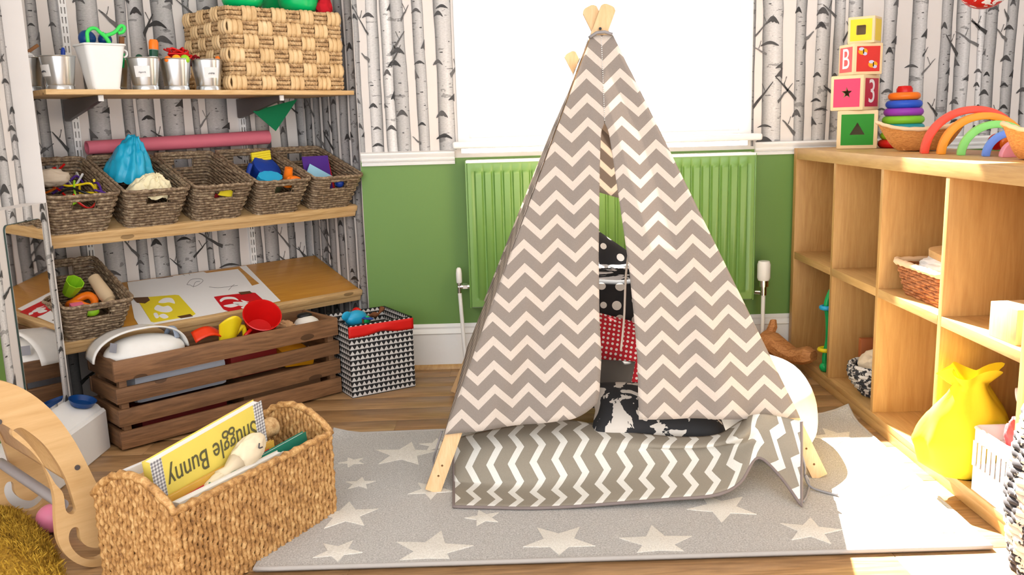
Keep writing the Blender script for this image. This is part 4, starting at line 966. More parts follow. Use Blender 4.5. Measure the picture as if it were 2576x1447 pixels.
# ties
def tie(pts, m_, r): return MB().tube(catmull([p-T0 for p in pts], 6), r, 6)
ob('tie_cord', tie([PP(1581, 640, F0-NRM*.05, NRM), PP(1574, 700, F0-NRM*.06, NRM), PP(1570, 800, F0-NRM*.06, NRM), PP(1562, 880, F0-NRM*.06, NRM)], hem, .0032), hem, tent, smooth=True)
gb = C('grey_binding', 150, 146, 146, .8)
for pts in ([(2012, 1130, .10), (2024, 1170, .055), (2026, 1200, .035), (2040, 1225, .019), (2075, 1238, .015), (2108, 1245, .015)], [(2026, 1195, .040), (2036, 1215, .020), (2030, 1245, .015), (2020, 1262, .015)]):
    ob('tie_cord', tie([PZ(*p) for p in pts], gb, .0035), gb, tent, smooth=True)
for pts in ([(1112, 1085, .15), (1098, 1130, .11), (1090, 1160, .06), (1092, 1190, .03)],):
    ob('tie_cord', tie([PZ(*p) for p in pts], gb, .003), gb, tent, smooth=True)

# ---- floor mat spilling out of the tent
CPX = [1142, 1225, 1330, 1440, 1560, 1690, 1800, 1862, 1905, 1960, 2016]
R0_ = [(1275, .004), (1277, .004), (1279, .004), (1275, .006), (1266, .012), (1256, .018), (1246, .022), (1215, .040), (1152, .085), (1196, .055), (1273, .004)]
R1_ = [(1222, .004), (1226, .004), (1228, .006), (1216, .02), (1202, .035), (1192, .045), (1178, .055), (1158, .078), (1130, .105), (1158, .080), (1198, .055)]
R2_ = [(1205, .012), (1196, .03), (1175, .055), (1155, .07), (1140, .08), (1134, .085), (1125, .092), (1118, .110), (1105, .125), (1120, .115), (1150, .09)]
R3_ = [(1150, .06), (1130, .09), (1112, .105), (1096, .115), (1110, .105), (1124, .100), (1120, .105), (1096, .145), (1075, .16), (1085, .150), (1102, .135)]
R4_ = [(1105, .10), (1085, .115), (1066, .125), (1060, .12), (1085, .112), (1100, .108), (1096, .112), (1062, .15), (1042, .195), (1048, .185), (1060, .18)]
rows_ = []
for R__ in (R0_, R1_, R2_, R3_, R4_): rows_.append(catmull([PZ(x, y, z+.0125) for x, (y, z) in zip(CPX, R__)], 6))
ncol_ = len(rows_[0]); grid = [catmull([rows_[j][i] for j in range(5)], 5) for i in range(ncol_)]
nrow_ = len(grid[0])
mat_t = thing('tent_mat', 'grey chevron quilted floor mat draped out of the tent', 'mat', PZ(1580, 1265))
MT0 = Vector(mat_t.location); mb = MB()
ul = [0]
for i in range(1, ncol_): ul.append(ul[-1]+(grid[i][8]-grid[i-1][8]).length)
vl = [[0]*nrow_ for _ in range(ncol_)]
for i in range(ncol_):
    for j in range(1, nrow_): vl[i][j] = vl[i][j-1]+(grid[i][j]-grid[i][j-1]).length
mb.sheet(ncol_-1, nrow_-1, lambda a, b: grid[round(a*(ncol_-1))][round(b*(nrow_-1))]-MT0, lambda a, b: (ul[round(a*(ncol_-1))], vl[round(a*(ncol_-1))][round(b*(nrow_-1))]))
ob('mat_cloth', mb, M_chevm, mat_t, smooth=True, solid=.006)
bind = C('taupe_binding', 128, 116, 112, .85)
edge = [grid[0][j] for j in reversed(range(nrow_))]+[grid[i][0] for i in range(1, ncol_)]+[grid[-1][j] for j in range(1, nrow_)]
ob('bound_edge', MB().tube([p-MT0 for p in edge], .0045, 7), bind, mat_t, smooth=True)

# ---- cushions
def pillow(w, h, t, n=22, puff=.5, sag=0):
    mb = MB()
    for s in (1, -1):
        def fn(a, b, s=s):
            x, y = 2*a-1, 2*b-1; k = max(0, (1-x*x)*(1-y*y))**puff; pin = 1-.10*(1-abs(x))*abs(y)**2-.0
            return (x*w/2*(1-.09*(1-y*y)*x*x*0-.08*(1-abs(y))*abs(x)**3), s*t/2*k, y*h/2*(1-.08*(1-abs(x))*abs(y)**3))
        mb.sheet(n, n, fn, lambda a, b, s=s: (a*w, b*h))
    return mb
M_dotb = dots('black_white_spots', (.016, .016, .02), (.78, .77, .76), 17, .30, jit=True)
M_dotr = dots('red_white_pin_dots', srgb(190, 24, 44), (.85, .8, .8), 62, .28)
M_cow = patches('cow_print', (.02, .02, .022), (.66, .61, .55), 13, .5, .8)
M_zeb = patches('brush_stroke_print', (.016, .016, .02), (.74, .73, .74), 10, .52, 2.2, (.5, 1, 2.2))
M_gcu = C('charcoal_cloth', 84, 80, 78, .9)
def cush(label, mat_, x, y, Y, w, h, t, rot, puff=.5):
    p = PY(x, y, Y); o = single('cushion', pillow(w, h, t, puff=puff), mat_, label, 'cushion', p, rot, 'cushions heaped in the play tent', smooth=True); return o
cush('black cushion with white spots standing upright against the radiator end of the tent', M_dotb, 1535, 715, 3.125, .30, .30, .065, (-.30, .55, .0))
cush('black and white brush stroke cushion between two spotted ones', M_zeb, 1562, 745, 3.035, .34, .24, .07, (-.30, .0, .0))
cush('black cushion with white spots lying above the red one', M_dotb, 1555, 800, 2.945, .38, .28, .07, (-.30, .02, .0))
cush('red cushion with white pin dots inside the tent', M_dotr, 1580, 905, 2.835, .36, .28, .075, (-.34, .22, .0))
cush('charcoal cushion tucked below the red dotted one', M_gcu, 1500, 965, 2.72, .24, .17, .085, (-.40, .15, .0))
cush('cow print cushion spilling from the tent opening', M_cow, 1655, 1042, 2.49, .40, .22, .13, (-1.1, .08, -.04), .40)
# ---- white bean bag
pf = MB()
def pfn(a, b):
    th = 2*pi*a; ph = b*pi; r_ = .155*(abs(sin(ph))**.62); z = .118+.118*math.copysign(abs(cos(ph))**.8, cos(ph)); wob = 1+.025*sin(3*th+1)+.015*sin(7*th)
    return (r_*wob*cos(th), r_*1.8*wob*sin(th)-.07*(1-z/.236), z)
pf.sheet(48, 22, pfn, closeu=True)
single('bean_bag', pf, C('white_cotton', 226, 222, 218, .85), 'low round white bean bag under the side of the tent', 'bean bag', (.775, 2.675, .0112), smooth=True)
# ================================================================== cube shelf unit along the right side
X0, X1 = 1.163, 1.56
un = thing('cube_shelf', 'low oak cube shelving unit with two rows of open cells', 'shelving unit', (X0, 3.565, 0))
U0 = Vector(un.location)
def ubox(name, x0, x1, y0, y1, z0, z1, m_, bevel=.0012): return ob(name, MB().box(x0-U0.x, x1-U0.x, y0-U0.y, y1-U0.y, z0, z1), m_, un, bevel=bevel)
YE = 1.941
ubox('top_board', X0, X1, YE, 3.535, .827, .869, M_oakx)
ubox('end_panel', X0-.001, X1, 3.532, 3.565, 0, .869, M_oak); ubox('end_panel', X0-.001, X1, YE-.033, YE, 0, .869, M_oak)
ubox('base_board', X0, X1, YE, 3.532, .030, .050, M_oakx); ubox('plinth', X0+.001, X0+.02, YE, 3.532, 0, .031, M_oakx)
ubox('back_board', X1-.006, X1-.001, YE, 3.532, .05, .827, M_oak)
DV = [3.135, 2.740, 2.334]
for d in DV: ubox('divider', X0+.001, X1-.006, d-.020, d, .050, .827, M_oak)
ed = [3.532]+DV+[YE]
for i in range(4): ubox('shelf', X0+.0005, X1-.006, ed[i+1]+.0005, ed[i]-(.0205 if i else 0), .429, .456, M_oakx)
ZU = .869
# ---- stacked alphabet blocks
def cube_decal(t, s, face, colr, shape=None, frame=.80, name='printed_panel'):
    h = s/2; k = s*frame/2
    mp = {'f': lambda a, b, d: (a, -h-d, b), 'r': lambda a, b, d: (h+d, a, b), 'l': lambda a, b, d: (-h-d, -a, b)}[face]
    p_ = ob(name, MB().prism([(-k, -k), (k, -k), (k, k), (-k, k)], -.001, .0006, mp), colr, t)
    return p_, mp
M_blk = C('pale_maple', 232, 206, 160, .5)
def block(s, z, px, rot, label):
    p = PY(px, 300, 3.36); t = thing('toy_block', label, 'toy block', (p.x, 3.36, z+s/2), (0, 0, radians(rot)), 'stacked alphabet blocks')
    ob('cube', MB().box(-s/2, s/2, -s/2, s/2, -s/2, s/2), M_blk, t, bevel=s*.04); return t
dark = C('black_print', 26, 12, 8, .8)
def hollow(t, s, p_, poly):                                            # shape sorter block: hollow cube with a real cut-out in its front
    fr = lambda a, b, d: (a, d, b); i = s/2-.009; c_ = [o for o in t.children if o.name.startswith('cube')][0]
    c_.data = cut(c_.data, [MB().box(-i, i, -i, i, -i, i), MB().prism(poly, -s/2-.01, -s/2+.02, fr)])
    p_.data = cut(p_.data, [MB().prism(poly, -s/2-.01, -s/2+.02, fr)])
s1, s2, s3, s4 = .140, .127, .112, .095
t = block(s1, ZU, 2157, -21, 'green faced wooden block with a triangle hole at the bottom of the stack'); p_, mp = cube_decal(t, s1, 'f', C('block_green', 24, 136, 6, .5)); hollow(t, s1, p_, [(-.026, -.018), (.026, -.018), (0, .026)])
t = block(s2, ZU+s1, 2148, -48, 'pink star block with the number 3 on its side'); p_, mp = cube_decal(t, s2, 'f', C('block_pink', 232, 70, 110, .35)); star = [(.022*(1 if i % 2 == 0 else .42)*sin(pi*i/5), .022*(1 if i % 2 == 0 else .42)*cos(pi*i/5)) for i in range(10)]; hollow(t, s2, p_, star)
p_, mp = cube_decal(t, s2, 'r', C('block_crimson', 186, 40, 66, .4), name='number_panel'); o = link('number', textmesh('3', .12), M_card, p_, (s2/2+.0012, 0, 0), (pi/2, 0, pi/2))
t = block(s3, ZU+s1+s2, 2158, 7, 'red block with the letter B and a picture of two bees'); p_, mp = cube_decal(t, s3, 'f', C('block_red', 214, 52, 44, .4), name='bee_panel')
for bx_, by_ in ((-.022, .026), (.018, -.02)):
    bee = ob('bee_body', MB().prism([(bx_+.015*cos(i*pi/8)*1.2, by_+.012*sin(i*pi/8)) for i in range(16)], .0006, .0012, mp), C('amber', 244, 166, 24), p_)
    ob('bee_wing', MB().prism([(bx_-.006+.010*cos(i*pi/8), by_+.009+.006*sin(i*pi/8)) for i in range(16)], .001, .0015, mp), C('pale_lilac', 206, 206, 232), p_)
    ob('bee_stripe', MB().prism([(bx_+.0, by_-.008), (bx_+.004, by_-.008), (bx_+.004, by_+.008), (bx_, by_+.008)], .0012, .0016, mp), dark, p_)
    ob('bee_wing', MB().prism([(bx_+.008+.008*cos(i*pi/8), by_-.008+.006*sin(i*pi/8)) for i in range(16)], .001, .0015, mp), C('pale_lilac', 206, 206, 232), p_)
p_, mp = cube_decal(t, s3, 'l', C('block_coral', 226, 92, 92, .4), name='letter_panel'); link('letter', textmesh('B', .105), M_card, p_, (-s3/2-.0012, 0, 0), (pi/2, 0, -pi/2))
t = block(s4, ZU+s1+s2+s3, 2166, -37, 'yellow faced block with a square hole on top of the stack'); p_, mp = cube_decal(t, s4, 'f', C('block_yellow', 244, 212, 48, .4)); hollow(t, s4, p_, [(a, b-.017) for a, b in rr(.017, .034, .004)])
cube_decal(t, s4, 'r', C('block_yellow', 244, 212, 48, .4))
# ---- ring stacker
p = PY(2272, 300, 3.30); rs = thing('ring_stacker', 'rainbow stacking rings tower behind the wicker bowl', 'stacking toy', (p.x, 3.30, ZU))
ring = lambda R_, r_: MB().tube([(R_*cos(2*pi*i/36), R_*sin(2*pi*i/36), 0) for i in range(36)], r_, 12, closed=True)
zs_ = .016
for col_, R_, r_ in ((P_red, .068, .016), (P_lime, .062, .0150), (C('ring_teal', 40, 150, 160), .060, .0150), (C('ring_green', 130, 200, 50), .058, .0150), (C('ring_purple', 150, 60, 180), .054, .0148), (C('ring_blue', 40, 88, 200), .049, .0145), (P_org, .042, .0140)):
    ob('ring', ring(R_, r_), col_, rs, smooth=True, loc=(0, 0, zs_)); zs_ += .0283
ob('post', MB().cyl((0, 0, 0), (0, 0, .20), .02), M_plas, rs); ob('top_knob', MB().lathe([(0, .185), (.026, .185), (.028, .19), (.028, .212), (.022, .222), (0, .224)], 20), P_red, rs, sharp=40)
# ---- wicker bowl (boat shaped)
M_wick = speckle('honey_wicker', [(.3, srgb(186, 116, 52)), (.55, srgb(226, 158, 84)), (.8, srgb(240, 186, 118))], 90, .6, .002, (1, 1, 5))
def boat(L, Wd, h, lift, n=64, m_=9):
    mb = MB()
    for inn in (0, 1):
        def fn(a, b, inn=inn):
            th = 2*pi*a; k = .50+.50*(b**.7); r_ = 1-.03*inn; x = L/2*k*cos(th)*r_; y = Wd/2*k*sin(th)*r_; zt = h+lift*abs(cos(th))**2.5
            return (x*(1+.002*sin(60*th)), y, lerp(.003*(1+inn), zt, b)+.0012*sin(th*40)*b)
        mb.sheet(n, m_, fn, closeu=True)
    mb.lathe([(0, .003), (.5, .003)], n, (0, 0, 0), L/2, Wd/2); return mb
def bowlthing(label, p, rot, L, Wd, h, lift, name='wicker_bowl'):
    t = thing(name, label, 'bowl', p, (0, 0, rot)); ob('woven_side', boat(L, Wd, h, lift), M_wick, t, smooth=True)
    ob('rim', MB().tube([(L/2*cos(2*pi*i/60), Wd/2*sin(2*pi*i/60), h+lift*abs(cos(2*pi*i/60))**2.5+.001*sin(i*2.1)) for i in range(60)], .006, 7, closed=True), C('pale_cane', 232, 200, 160, .6), t, smooth=True); return t
p = PY(2316, 340, 2.98); bowlthing('honey coloured boat shaped wicker bowl on the cube shelf', (p.x, 2.98, ZU), -.35, .275, .16, .072, .026)
p = Vector((PY(2536, 312, 2.28).x+.082, 2.28, 0)); bt = bowlthing('wicker bowl with a pink toy beside the toy rainbow', (p.x, 2.28, ZU), -.35, .17, .15, .072, .022)
single('toy_egg', MB().sphere((0, 0, 0), .026), P_pink, 'pink toy ball in the wicker bowl beside the toy rainbow', 'ball', (p.x+.005, 2.275, ZU+.060), smooth=True)
# ---- rainbow arches
def arch(R_, th, dep, px, Yy, rot, m_, label, solidd=False):
    foot = PY(px, 390, Yy); d = Vector((cos(rot), sin(rot), 0)); c = Vector((foot.x, Yy, ZU))+d*R_
    if solidd: poly = [(R_*cos(pi*i/24), R_*sin(pi*i/24)) for i in range(25)]
    else: poly = [(R_*cos(pi*i/28), R_*sin(pi*i/28)) for i in range(29)]+[((R_-th)*cos(pi*i/28), (R_-th)*sin(pi*i/28)) for i in reversed(range(29))]
    return single('rainbow_arch', MB().prism(poly, -dep/2, dep/2), m_, label, 'toy arch', c, (0, 0, rot), 'nested rainbow arches', bevel=.003, sharp=40)
ar = -.32
arch(.142, .022, .052, 2315, 2.80, ar, C('arch_red', 236, 78, 54, .45), 'largest red arch of the wooden toy rainbow')
arch(.122, .021, .052, 2357, 2.72, ar, C('arch_orange', 244, 152, 34, .45), 'orange arch of the wooden toy rainbow')
arch(.098, .021, .055, 2407, 2.63, ar-.08, C('arch_green', 136, 214, 110, .45), 'green arch of the wooden toy rainbow')
arch(.074, .019, .052, 2470, 2.53, ar-.1, C('arch_blue', 104, 144, 232, .45), 'blue arch of the wooden toy rainbow')
arch(.050, .02, .052, 2516, 2.447, ar, C('arch_pink', 238, 150, 164, .45), 'solid pink half round at the heart of the toy rainbow', True)
p = PY(2507, 366, 2.86); single('apple', MB().sphere((0, 0, 0), .027), P_red, 'shiny red ball behind the blue rainbow arch', 'ball', (p.x, 2.86, ZU+.027), smooth=True)
p = PY(2535, 358, 2.80); single('orange_ball', MB().sphere((0, 0, 0), .022), P_org, 'orange ball behind the blue rainbow arch', 'ball', (p.x, 2.80, ZU+.022), smooth=True)
# ---- hanging foil ornament
p = PY(2478, -45, 3.0); oz = thing('foil_ornament', 'red and white foil bauble hanging from above near the window wall', 'ornament', p)
ob('bauble', MB().sphere((0, 0, 0), .085, 28, 18), patches('foil_red_white', srgb(206, 30, 26), (.9, .86, .82), 22, .56, 1.5, rough=.2), oz, smooth=True)
ob('cord', MB().cyl((0, 0, .08), (0, 0, 2.55-p.z), .0015, n=6), M_card, oz)
# ---- cell contents
ZM, ZB = .456, .05
p = PY(2086, 800, 3.20); gt = thing('twisty_toy', 'green bendy toy figure with blue and yellow rings in the corner cell', 'toy', (p.x, 3.20, ZB))
ob('stem', MB().tube(catmull([(.0, 0, 0), (-.012, 0, .05), (.0, .005, .12), (-.004, 0, .20), (-.012, 0, .26), (.004, 0, .31)], 6), .010, 8), P_grn, gt, smooth=True)
ob('foot', MB().sphere((-.012, 0, .017), .018), P_grn, gt, smooth=True); ob('ring', MB().tube([(-.01+.022*cos(2*pi*i/16), .022*sin(2*pi*i/16), .085) for i in range(16)], .008, 8, closed=True), P_yel, gt, smooth=True)
ob('ring', MB().tube([(-.012+.018*cos(2*pi*i/16), .018*sin(2*pi*i/16), .245) for i in range(16)], .009, 8, closed=True), P_cyan, gt, smooth=True)
bc = Vector((PY(2208, 940, 2.90).x, 2.90, ZB)); sb = thing('coiled_bowl', 'black and white coiled rope bowl in the lower cell', 'bowl', bc)
M_rope = patches('black_white_rope', (.03, .03, .035), (.62, .58, .54), 55, .5, .5, (1, 1, 1))
mb = MB()
for k in range(9):
    t_ = k/8; R_ = .045+.047*sin(t_*pi*.62); mb.tube([((R_+.002*sin(i*1.9+k))*cos(2*pi*i/48), (R_+.002*sin(i*1.9+k))*sin(2*pi*i/48), .008+t_*.098) for i in range(48)], .0078, 6, closed=True)
ob('coils', mb, M_rope, sb, smooth=True)['kind'] = 'stuff'; ob('bowl_base', MB().cyl((0, 0, 0), (0, 0, .008), .045), M_rope, sb)
single('linen_bundle', crumple(.062, 71, 1, 1, .8, .25), C('cream_linen', 226, 208, 180, .9), 'cream knitted bundle inside the coiled rope bowl', 'cloth bundle', bc+Vector((.012, .01, .10)), smooth=True)
single('wood_brick', MB().box(-.03, .03, -.012, .012, 0, .16), C('terracotta_wood', 178, 104, 60, .6), 'terracotta coloured wood brick standing behind the coiled bowl', 'brick', (bc.x+.03, 3.06, ZB), bevel=.002)
# wicker tray basket in upper cell
tb_ = thing('wicker_basket', 'small brown wicker basket with pale rim in the upper cell', 'basket', (1.285, 2.525, ZM))
ob('woven_body', woven(.15, .24, .19, .29, .095, .0095, .0052, n=90, stakes=24, rad=.02), speckle('chestnut_wicker', [(.3, srgb(120, 64, 32)), (.55, srgb(182, 116, 66)), (.8, srgb(214, 160, 110))], 60), tb_, smooth=True)
ob('rim', rimtube(.196, .296, .098, .0095), C('pale_cane', 232, 200, 160, .6), tb_, smooth=True); ob('base', MB().box(-.07, .07, -.115, .115, .001, .006), M_wick, tb_)
single('white_cloth', crumple(.075, 77, 1.0, 1.5, .42, .3), M_card, 'folded white cloth lying in the small wicker basket', 'cloth', (1.29, 2.50, ZM+.095), smooth=True)
tr_ = thing('wooden_tray', 'pale wooden tray of cut-out shapes resting on the wicker basket', 'tray', (1.315, 2.465, ZM+.128), (.10, -.1, 0))
tb0 = ob('tray_board', MB().prism(rr(.085, .20, .03), 0, .022, lambda a, b, d: (a, b-.10, d)), M_ply, tr_, bevel=.003)
tb0.data = cut(tb0.data, [MB().prism(rr(.05, .03, .012), .010, .03, lambda a, b, d, k=k: (a, b-.06+k*.07, d)) for k in range(2)])
# wooden blocks in the next upper cell
bxp = PX(2482, 870, X0+.02)
hb = thing('wooden_box', 'pale wooden toy box with an orange printed front panel', 'toy box', (X0+.075, 2.045, ZM), (0, 0, .03))
ob('box_body', MB().box(-.06, .06, -.05, .06, 0, .085), M_pole, hb, bevel=.002); ob('front_panel', MB().box(-.030, .055, -.053, -.0495, .012, .070), C('orange_print', 236, 140, 70, .5), hb); ob('panel_frame', MB().box(-.042, .06, -.0515, -.0497, .004, .080), M_pine, hb)
single('wood_cube', MB().box(-.045, .045, -.035, .035, 0, .115), M_pole, 'tall pale wood block behind the orange panelled toy box', 'wood block', (X0+.165, 2.075, ZM), (0, 0, .1), bevel=.002)
single('wood_wedge', MB().box(-.03, .03, -.03, .03, 0, .165), M_pine, 'upright wood block at the back of the upper cell', 'wood block', (X0+.25, 2.10, ZM), bevel=.002)
# yellow bag, white plastic basket and its contents in the lower cell
mb = MB()
def yb(a, b):
    th = 2*pi*a; z = b; r_ = pl([(0, .07), (.12, .125), (.35, .145), (.6, .11), (.8, .058), (.88, .045), (1, .085)], b); r_ *= 1+.16*N3(cos(th)*2, sin(th)*2, b*3)+.05*sin(7*th+b*5)*b+(.18*sin(5*th) if b > .9 else 0)
    return (r_*cos(th)*.92, r_*sin(th)*.56, .285*z+.012*sin(4*th)*b*b)
mb.sheet(48, 24, yb, closeu=True); mb.lathe([(0, .0), (.05, .0)], 24)
single('fabric_bag', mb, C('yellow_cloth', 240, 214, 40, .8), 'bulging yellow fabric bag in the lower cell', 'bag', (1.20, 2.212, ZB), smooth=True)
pb = thing('plastic_basket', 'white plastic basket with slotted sides in the lower cell', 'basket', (1.252, 2.040, ZB))
BL_, BD_, BH_ = .165, .15, .165
def slotwall(mb, L, fn):
    nn = int(L/.021); 
    for i in range(nn+1):
        a = -L/2+L*i/nn; mb.box(*fn(a-.0045, a+.0045, .065, .13))
    mb.box(*fn(-L/2, L/2, 0, .066)); mb.box(*fn(-L/2, L/2, .129, BH_)); return mb
mb = MB(); 
for s in (-1, 1):
    slotwall(mb, BL_, lambda a0, a1, z0, z1, s=s: (a0, a1, s*BD_/2-.002, s*BD_/2+.002, z0, z1)); slotwall(mb, BD_, lambda a0, a1, z0, z1, s=s: (s*BL_/2-.002, s*BL_/2+.002, a0, a1, z0, z1))
mb.box(-BL_/2, BL_/2, -BD_/2, BD_/2, 0, .004); ob('slotted_body', mb, M_plas, pb); ob('rim', MB().tube([(q[0], q[1], BH_) for q, _ in rrect(BL_+.006, BD_+.006, .012, 48)], .005, 7, closed=True), M_plas, pb, smooth=True)
single('purple_bundle', crumple(.045, 81, .9, 1, 1.1, .3), C('plum_cloth', 112, 30, 96, .6), 'plum coloured cloth bundle in the white plastic basket', 'cloth', (1.280, 2.045, ZB+.190), smooth=True)
single('red_toy', crumple(.026, 83, .8, .8, 1.4, .3), C('coral_plush', 238, 80, 84, .7), 'coral red toy at the edge of the white plastic basket', 'toy', (1.205, 2.005, ZB+.186), smooth=True)
single('paper_tube', MB().cyl((0, 0, 0), (.0, -.0, .16), .018), M_card, 'white paper tube lying on the plum cloth', 'paper tube', (1.235, 2.065, ZB+.262), (1.35, 0, .9), sharp=40)
# tall black and white basket on the floor
jp = Vector((1.118, 1.80, 0)); jb = thing('patterned_basket', 'tall round basket of wide black and white woven bands on the floor', 'basket', (jp.x+.075, jp.y-.03, 0))
mb = MB()
JH = .36
for k in range(22):
    t_ = (k+.5)/22; R_ = .088+.028*sin(pi*(t_*.9+.05)); mb.tube([((R_+.0035*sin(2*pi*14*i/84+pi*(k//2)))*cos(2*pi*i/84), (R_+.0035*sin(2*pi*14*i/84+pi*(k//2)))*sin(2*pi*i/84), JH*t_) for i in range(84)], .0098, 6, closed=True)
ob('woven_body', mb, patches('black_white_weave', (.05, .045, .05), (.72, .66, .58), 26, .5, .6, (1, 1, .6)), jb, smooth=True)['kind'] = 'stuff'
ob('rim', MB().tube([(.092*cos(2*pi*i/48), .092*sin(2*pi*i/48), JH) for i in range(48)], .014, 8, closed=True), M_rope, jb, smooth=True); ob('base', MB().cyl((0, 0, 0), (0, 0, .01), .085), M_rope, jb)
# ---- driftwood log by the radiator
la, lb_ = PY(1914, 862, 3.455), PZ(2046, 905, .075); d = lb_-la
mb = MB(); pts = [la.lerp(lb_, i/9)+Vector((0, 0, .012*sin(i*.9))) for i in range(10)]
mb.tube([p-la for p in pts], [.030, .050, .046, .042, .040, .036, .034, .034, .038, .026], 9)
mb.tube([pts[1]-la, pts[1]-la+Vector((.03, .02, .06)), pts[1]-la+Vector((.035, .03, .085))], [.022, .018, .012], 7)
for i, v_ in enumerate(mb.v): mb.v[i] = tuple(Vector(v_)*1.0+Vector((.006*N3(v_[0]*30, v_[1]*30, v_[2]*30+2), .006*N3(v_[0]*30+9, v_[1]*30, v_[2]*30), .008*N3(v_[0]*30, v_[1]*30+5, v_[2]*30))))
single('driftwood_log', mb, wood('reddish_driftwood', srgb(150, 88, 44), srgb(222, 160, 98), 'x', .7, 2.0, .6, .02), 'rough reddish driftwood log lying between radiator and cube shelf', 'log', la, sharp=35)
# ================================================================== rug
rA, rB, rC, rD = PZ(642, 1440), PZ(2492, 1384), PZ(2132, 1047), PZ(842, 1100)
rug = thing('star_rug', 'grey rug with scattered cream stars in front of the tent', 'rug', (rA+rB+rC+rD)/4)
G0 = Vector(rug.location)
M_rug = speckle('grey_rug_pile', [(.3, srgb(156, 153, 148)), (.5, srgb(190, 187, 182)), (.7, srgb(218, 215, 211))], 260, .95, .004)
M_rstar = speckle('cream_rug_pile', [(.3, srgb(210, 205, 194)), (.5, srgb(232, 227, 216)), (.7, srgb(243, 240, 232))], 260, .95, .004)
RT = .011
def rp_(a, b):
    p = rA.lerp(rB, a).lerp(rD.lerp(rC, a), b)-G0; k = max(0, (a-.93)/.07)*max(0, (b-.9)/.1); k2 = max(0, .04-a)/.04*max(0, (b-.94)/.06)
    return Vector((p.x, p.y, RT+.03*k*k+.02*k2+.0008*N3(a*40, b*20)))
mb = MB().sheet(80, 44, rp_); 
nb = len(mb.v); per = [rp_(i/40, 0) for i in range(41)]+[rp_(1, i/20) for i in range(1, 21)]+[rp_(1-i/40, 1) for i in range(1, 41)]+[rp_(0, 1-i/20) for i in range(1, 20)]
ob('pile', mb, M_rug, rug, smooth=True)
sk = MB(); m_ = len(per); sk.add(per+[(p.x, p.y, .0005) for p in per], [(i, (i+1) % m_, (i+1) % m_+m_, i+m_) for i in range(m_)]); ob('backing_edge', sk, C('rug_backing', 120, 110, 100, .9), rug)
ob('bound_edge', MB().tube([p+Vector((0, 0, -.003)) for p in per], .006, 7, closed=True), C('rug_binding', 172, 166, 160, .9), rug, smooth=True)
STARS = [(1018, 1143, .085, .2), (886, 1163, .035, .8), (905, 1217, .038, .3), (1085, 1233, .055, 1.0), (872, 1297, .070, .4), (850, 1388, .050, 1.1), (1086, 1384, .082, .15), (1216, 1303, .040, .6), (1406, 1362, .074, .9), (1654, 1366, .076, .3), (1815, 1277, .075, .7), (2040, 1336, .062, 0), (2105, 1100, .07, .5), (2230, 1230, .07, .2), (2330, 1330, .06, .9), (1100, 1120, .05, .4)]
sidx = 0
for x, y, r_, ro in STARS:
    r_ *= 1.22
    c = PZ(x, y, RT)
    pts = []
    for i in range(10):
        rr_ = r_*(1 if i % 2 == 0 else .42); a = ro+pi*i/5; pts.append((c.x-G0.x+rr_*cos(a), c.y-G0.y+rr_*sin(a)))
    pts = [(max(rA.x+.02-G0.x, min(rB.x-.03-G0.x, q[0])), max(rA.y+.014-G0.y, min(min(rC.y, rD.y)-.03-G0.y, q[1]))) for q in pts]
    ob('star', MB().prism(pts, RT-.003, RT+.0016, lambda a, b, d: (a, b, d)), M_rstar, rug, bevel=.0008)

# ================================================================== book basket
zz = .225
FLt, FRt, BLt = PZ(437, 1290, zz), PZ(832, 1090, zz), PZ(265, 1230, zz)
ex = (FRt-FLt); LB = ex.length; ex.normalize(); ey = Vector((-ex.y, ex.x, 0)); DB = (BLt-FLt).dot(ey); brz = atan2(ex.y, ex.x)
bb = thing('book_basket', 'long wicker basket with arched ends full of picture books', 'basket', Vector((FLt.x, FLt.y, 0)), (0, 0, brz))
M_wk = speckle('golden_wicker', [(.28, srgb(116, 76, 36)), (.5, srgb(186, 138, 80)), (.75, srgb(230, 192, 132))], 60, .6, .002)
def toph(x, y):                                                        # rim height round the basket
    k = max(0.0, 1-min(x, LB-x)/.035); t = max(0, sin(pi*min(1, max(0, y/DB)))); return zz+.062*(k**.6 if k > 0 else 0)*t**.8
def bwall(mb, p0, p1, nst, r, amp, tf, seed):
    d = Vector((p1[0]-p0[0], p1[1]-p0[1], 0)); L = d.length; d.normalize(); nn = Vector((d.y, -d.x, 0)); rnd = random.Random(seed)
    for i in range(nst):
        s = L*(i+.5)/nst; hx = tf(p0[0]+d.x*s, p0[1]+d.y*s); pts = []; nz_ = int(hx/.0115)
        for k in range(nz_+1):
            z = hx*k/nz_; o_ = amp*(1 if (k//1+i) % 2 else -1)*(.8+.4*rnd.random()); sh = .0022*sin(k*1.3+i*.9)+.05*(z-.1)*.06
            pts.append((p0[0]+d.x*(s+sh)+nn.x*o_, p0[1]+d.y*(s+sh)+nn.y*o_, z+.001))
        mb.tube(pts, r*rnd.uniform(.9, 1.1), 5, caps=False)
    return mb
inset = .016                                                            # walls lean in towards the base a little
ob('front_wall', bwall(MB(), (0, 0), (LB, 0), 38, .0066, .0020, toph, 1), M_wk, bb, smooth=True)
ob('back_wall', bwall(MB(), (LB, DB), (0, DB), 38, .0066, .0020, toph, 2), M_wk, bb, smooth=True)
ob('end_wall', bwall(MB(), (0, DB), (0, 0), 20, .0062, .0024, toph, 3), M_wk, bb, smooth=True)
ob('end_wall', bwall(MB(), (LB, 0), (LB, DB), 20, .0062, .0024, toph, 4), M_wk, bb, smooth=True)
wv = MB()
for k in range(19):
    z = .006+k*.0118
    wv.tube([(0, 0, z), (LB, 0, z), (LB, DB, z), (0, DB, z)], .0022, 5, closed=True)
ob('cross_weave', wv, M_wk, bb)['kind'] = 'stuff'
rimp = []
for i in range(31): rimp.append((LB*i/30, 0))
for i in range(1, 19): rimp.append((LB, DB*i/18))
for i in range(1, 31): rimp.append((LB-LB*i/30, DB))
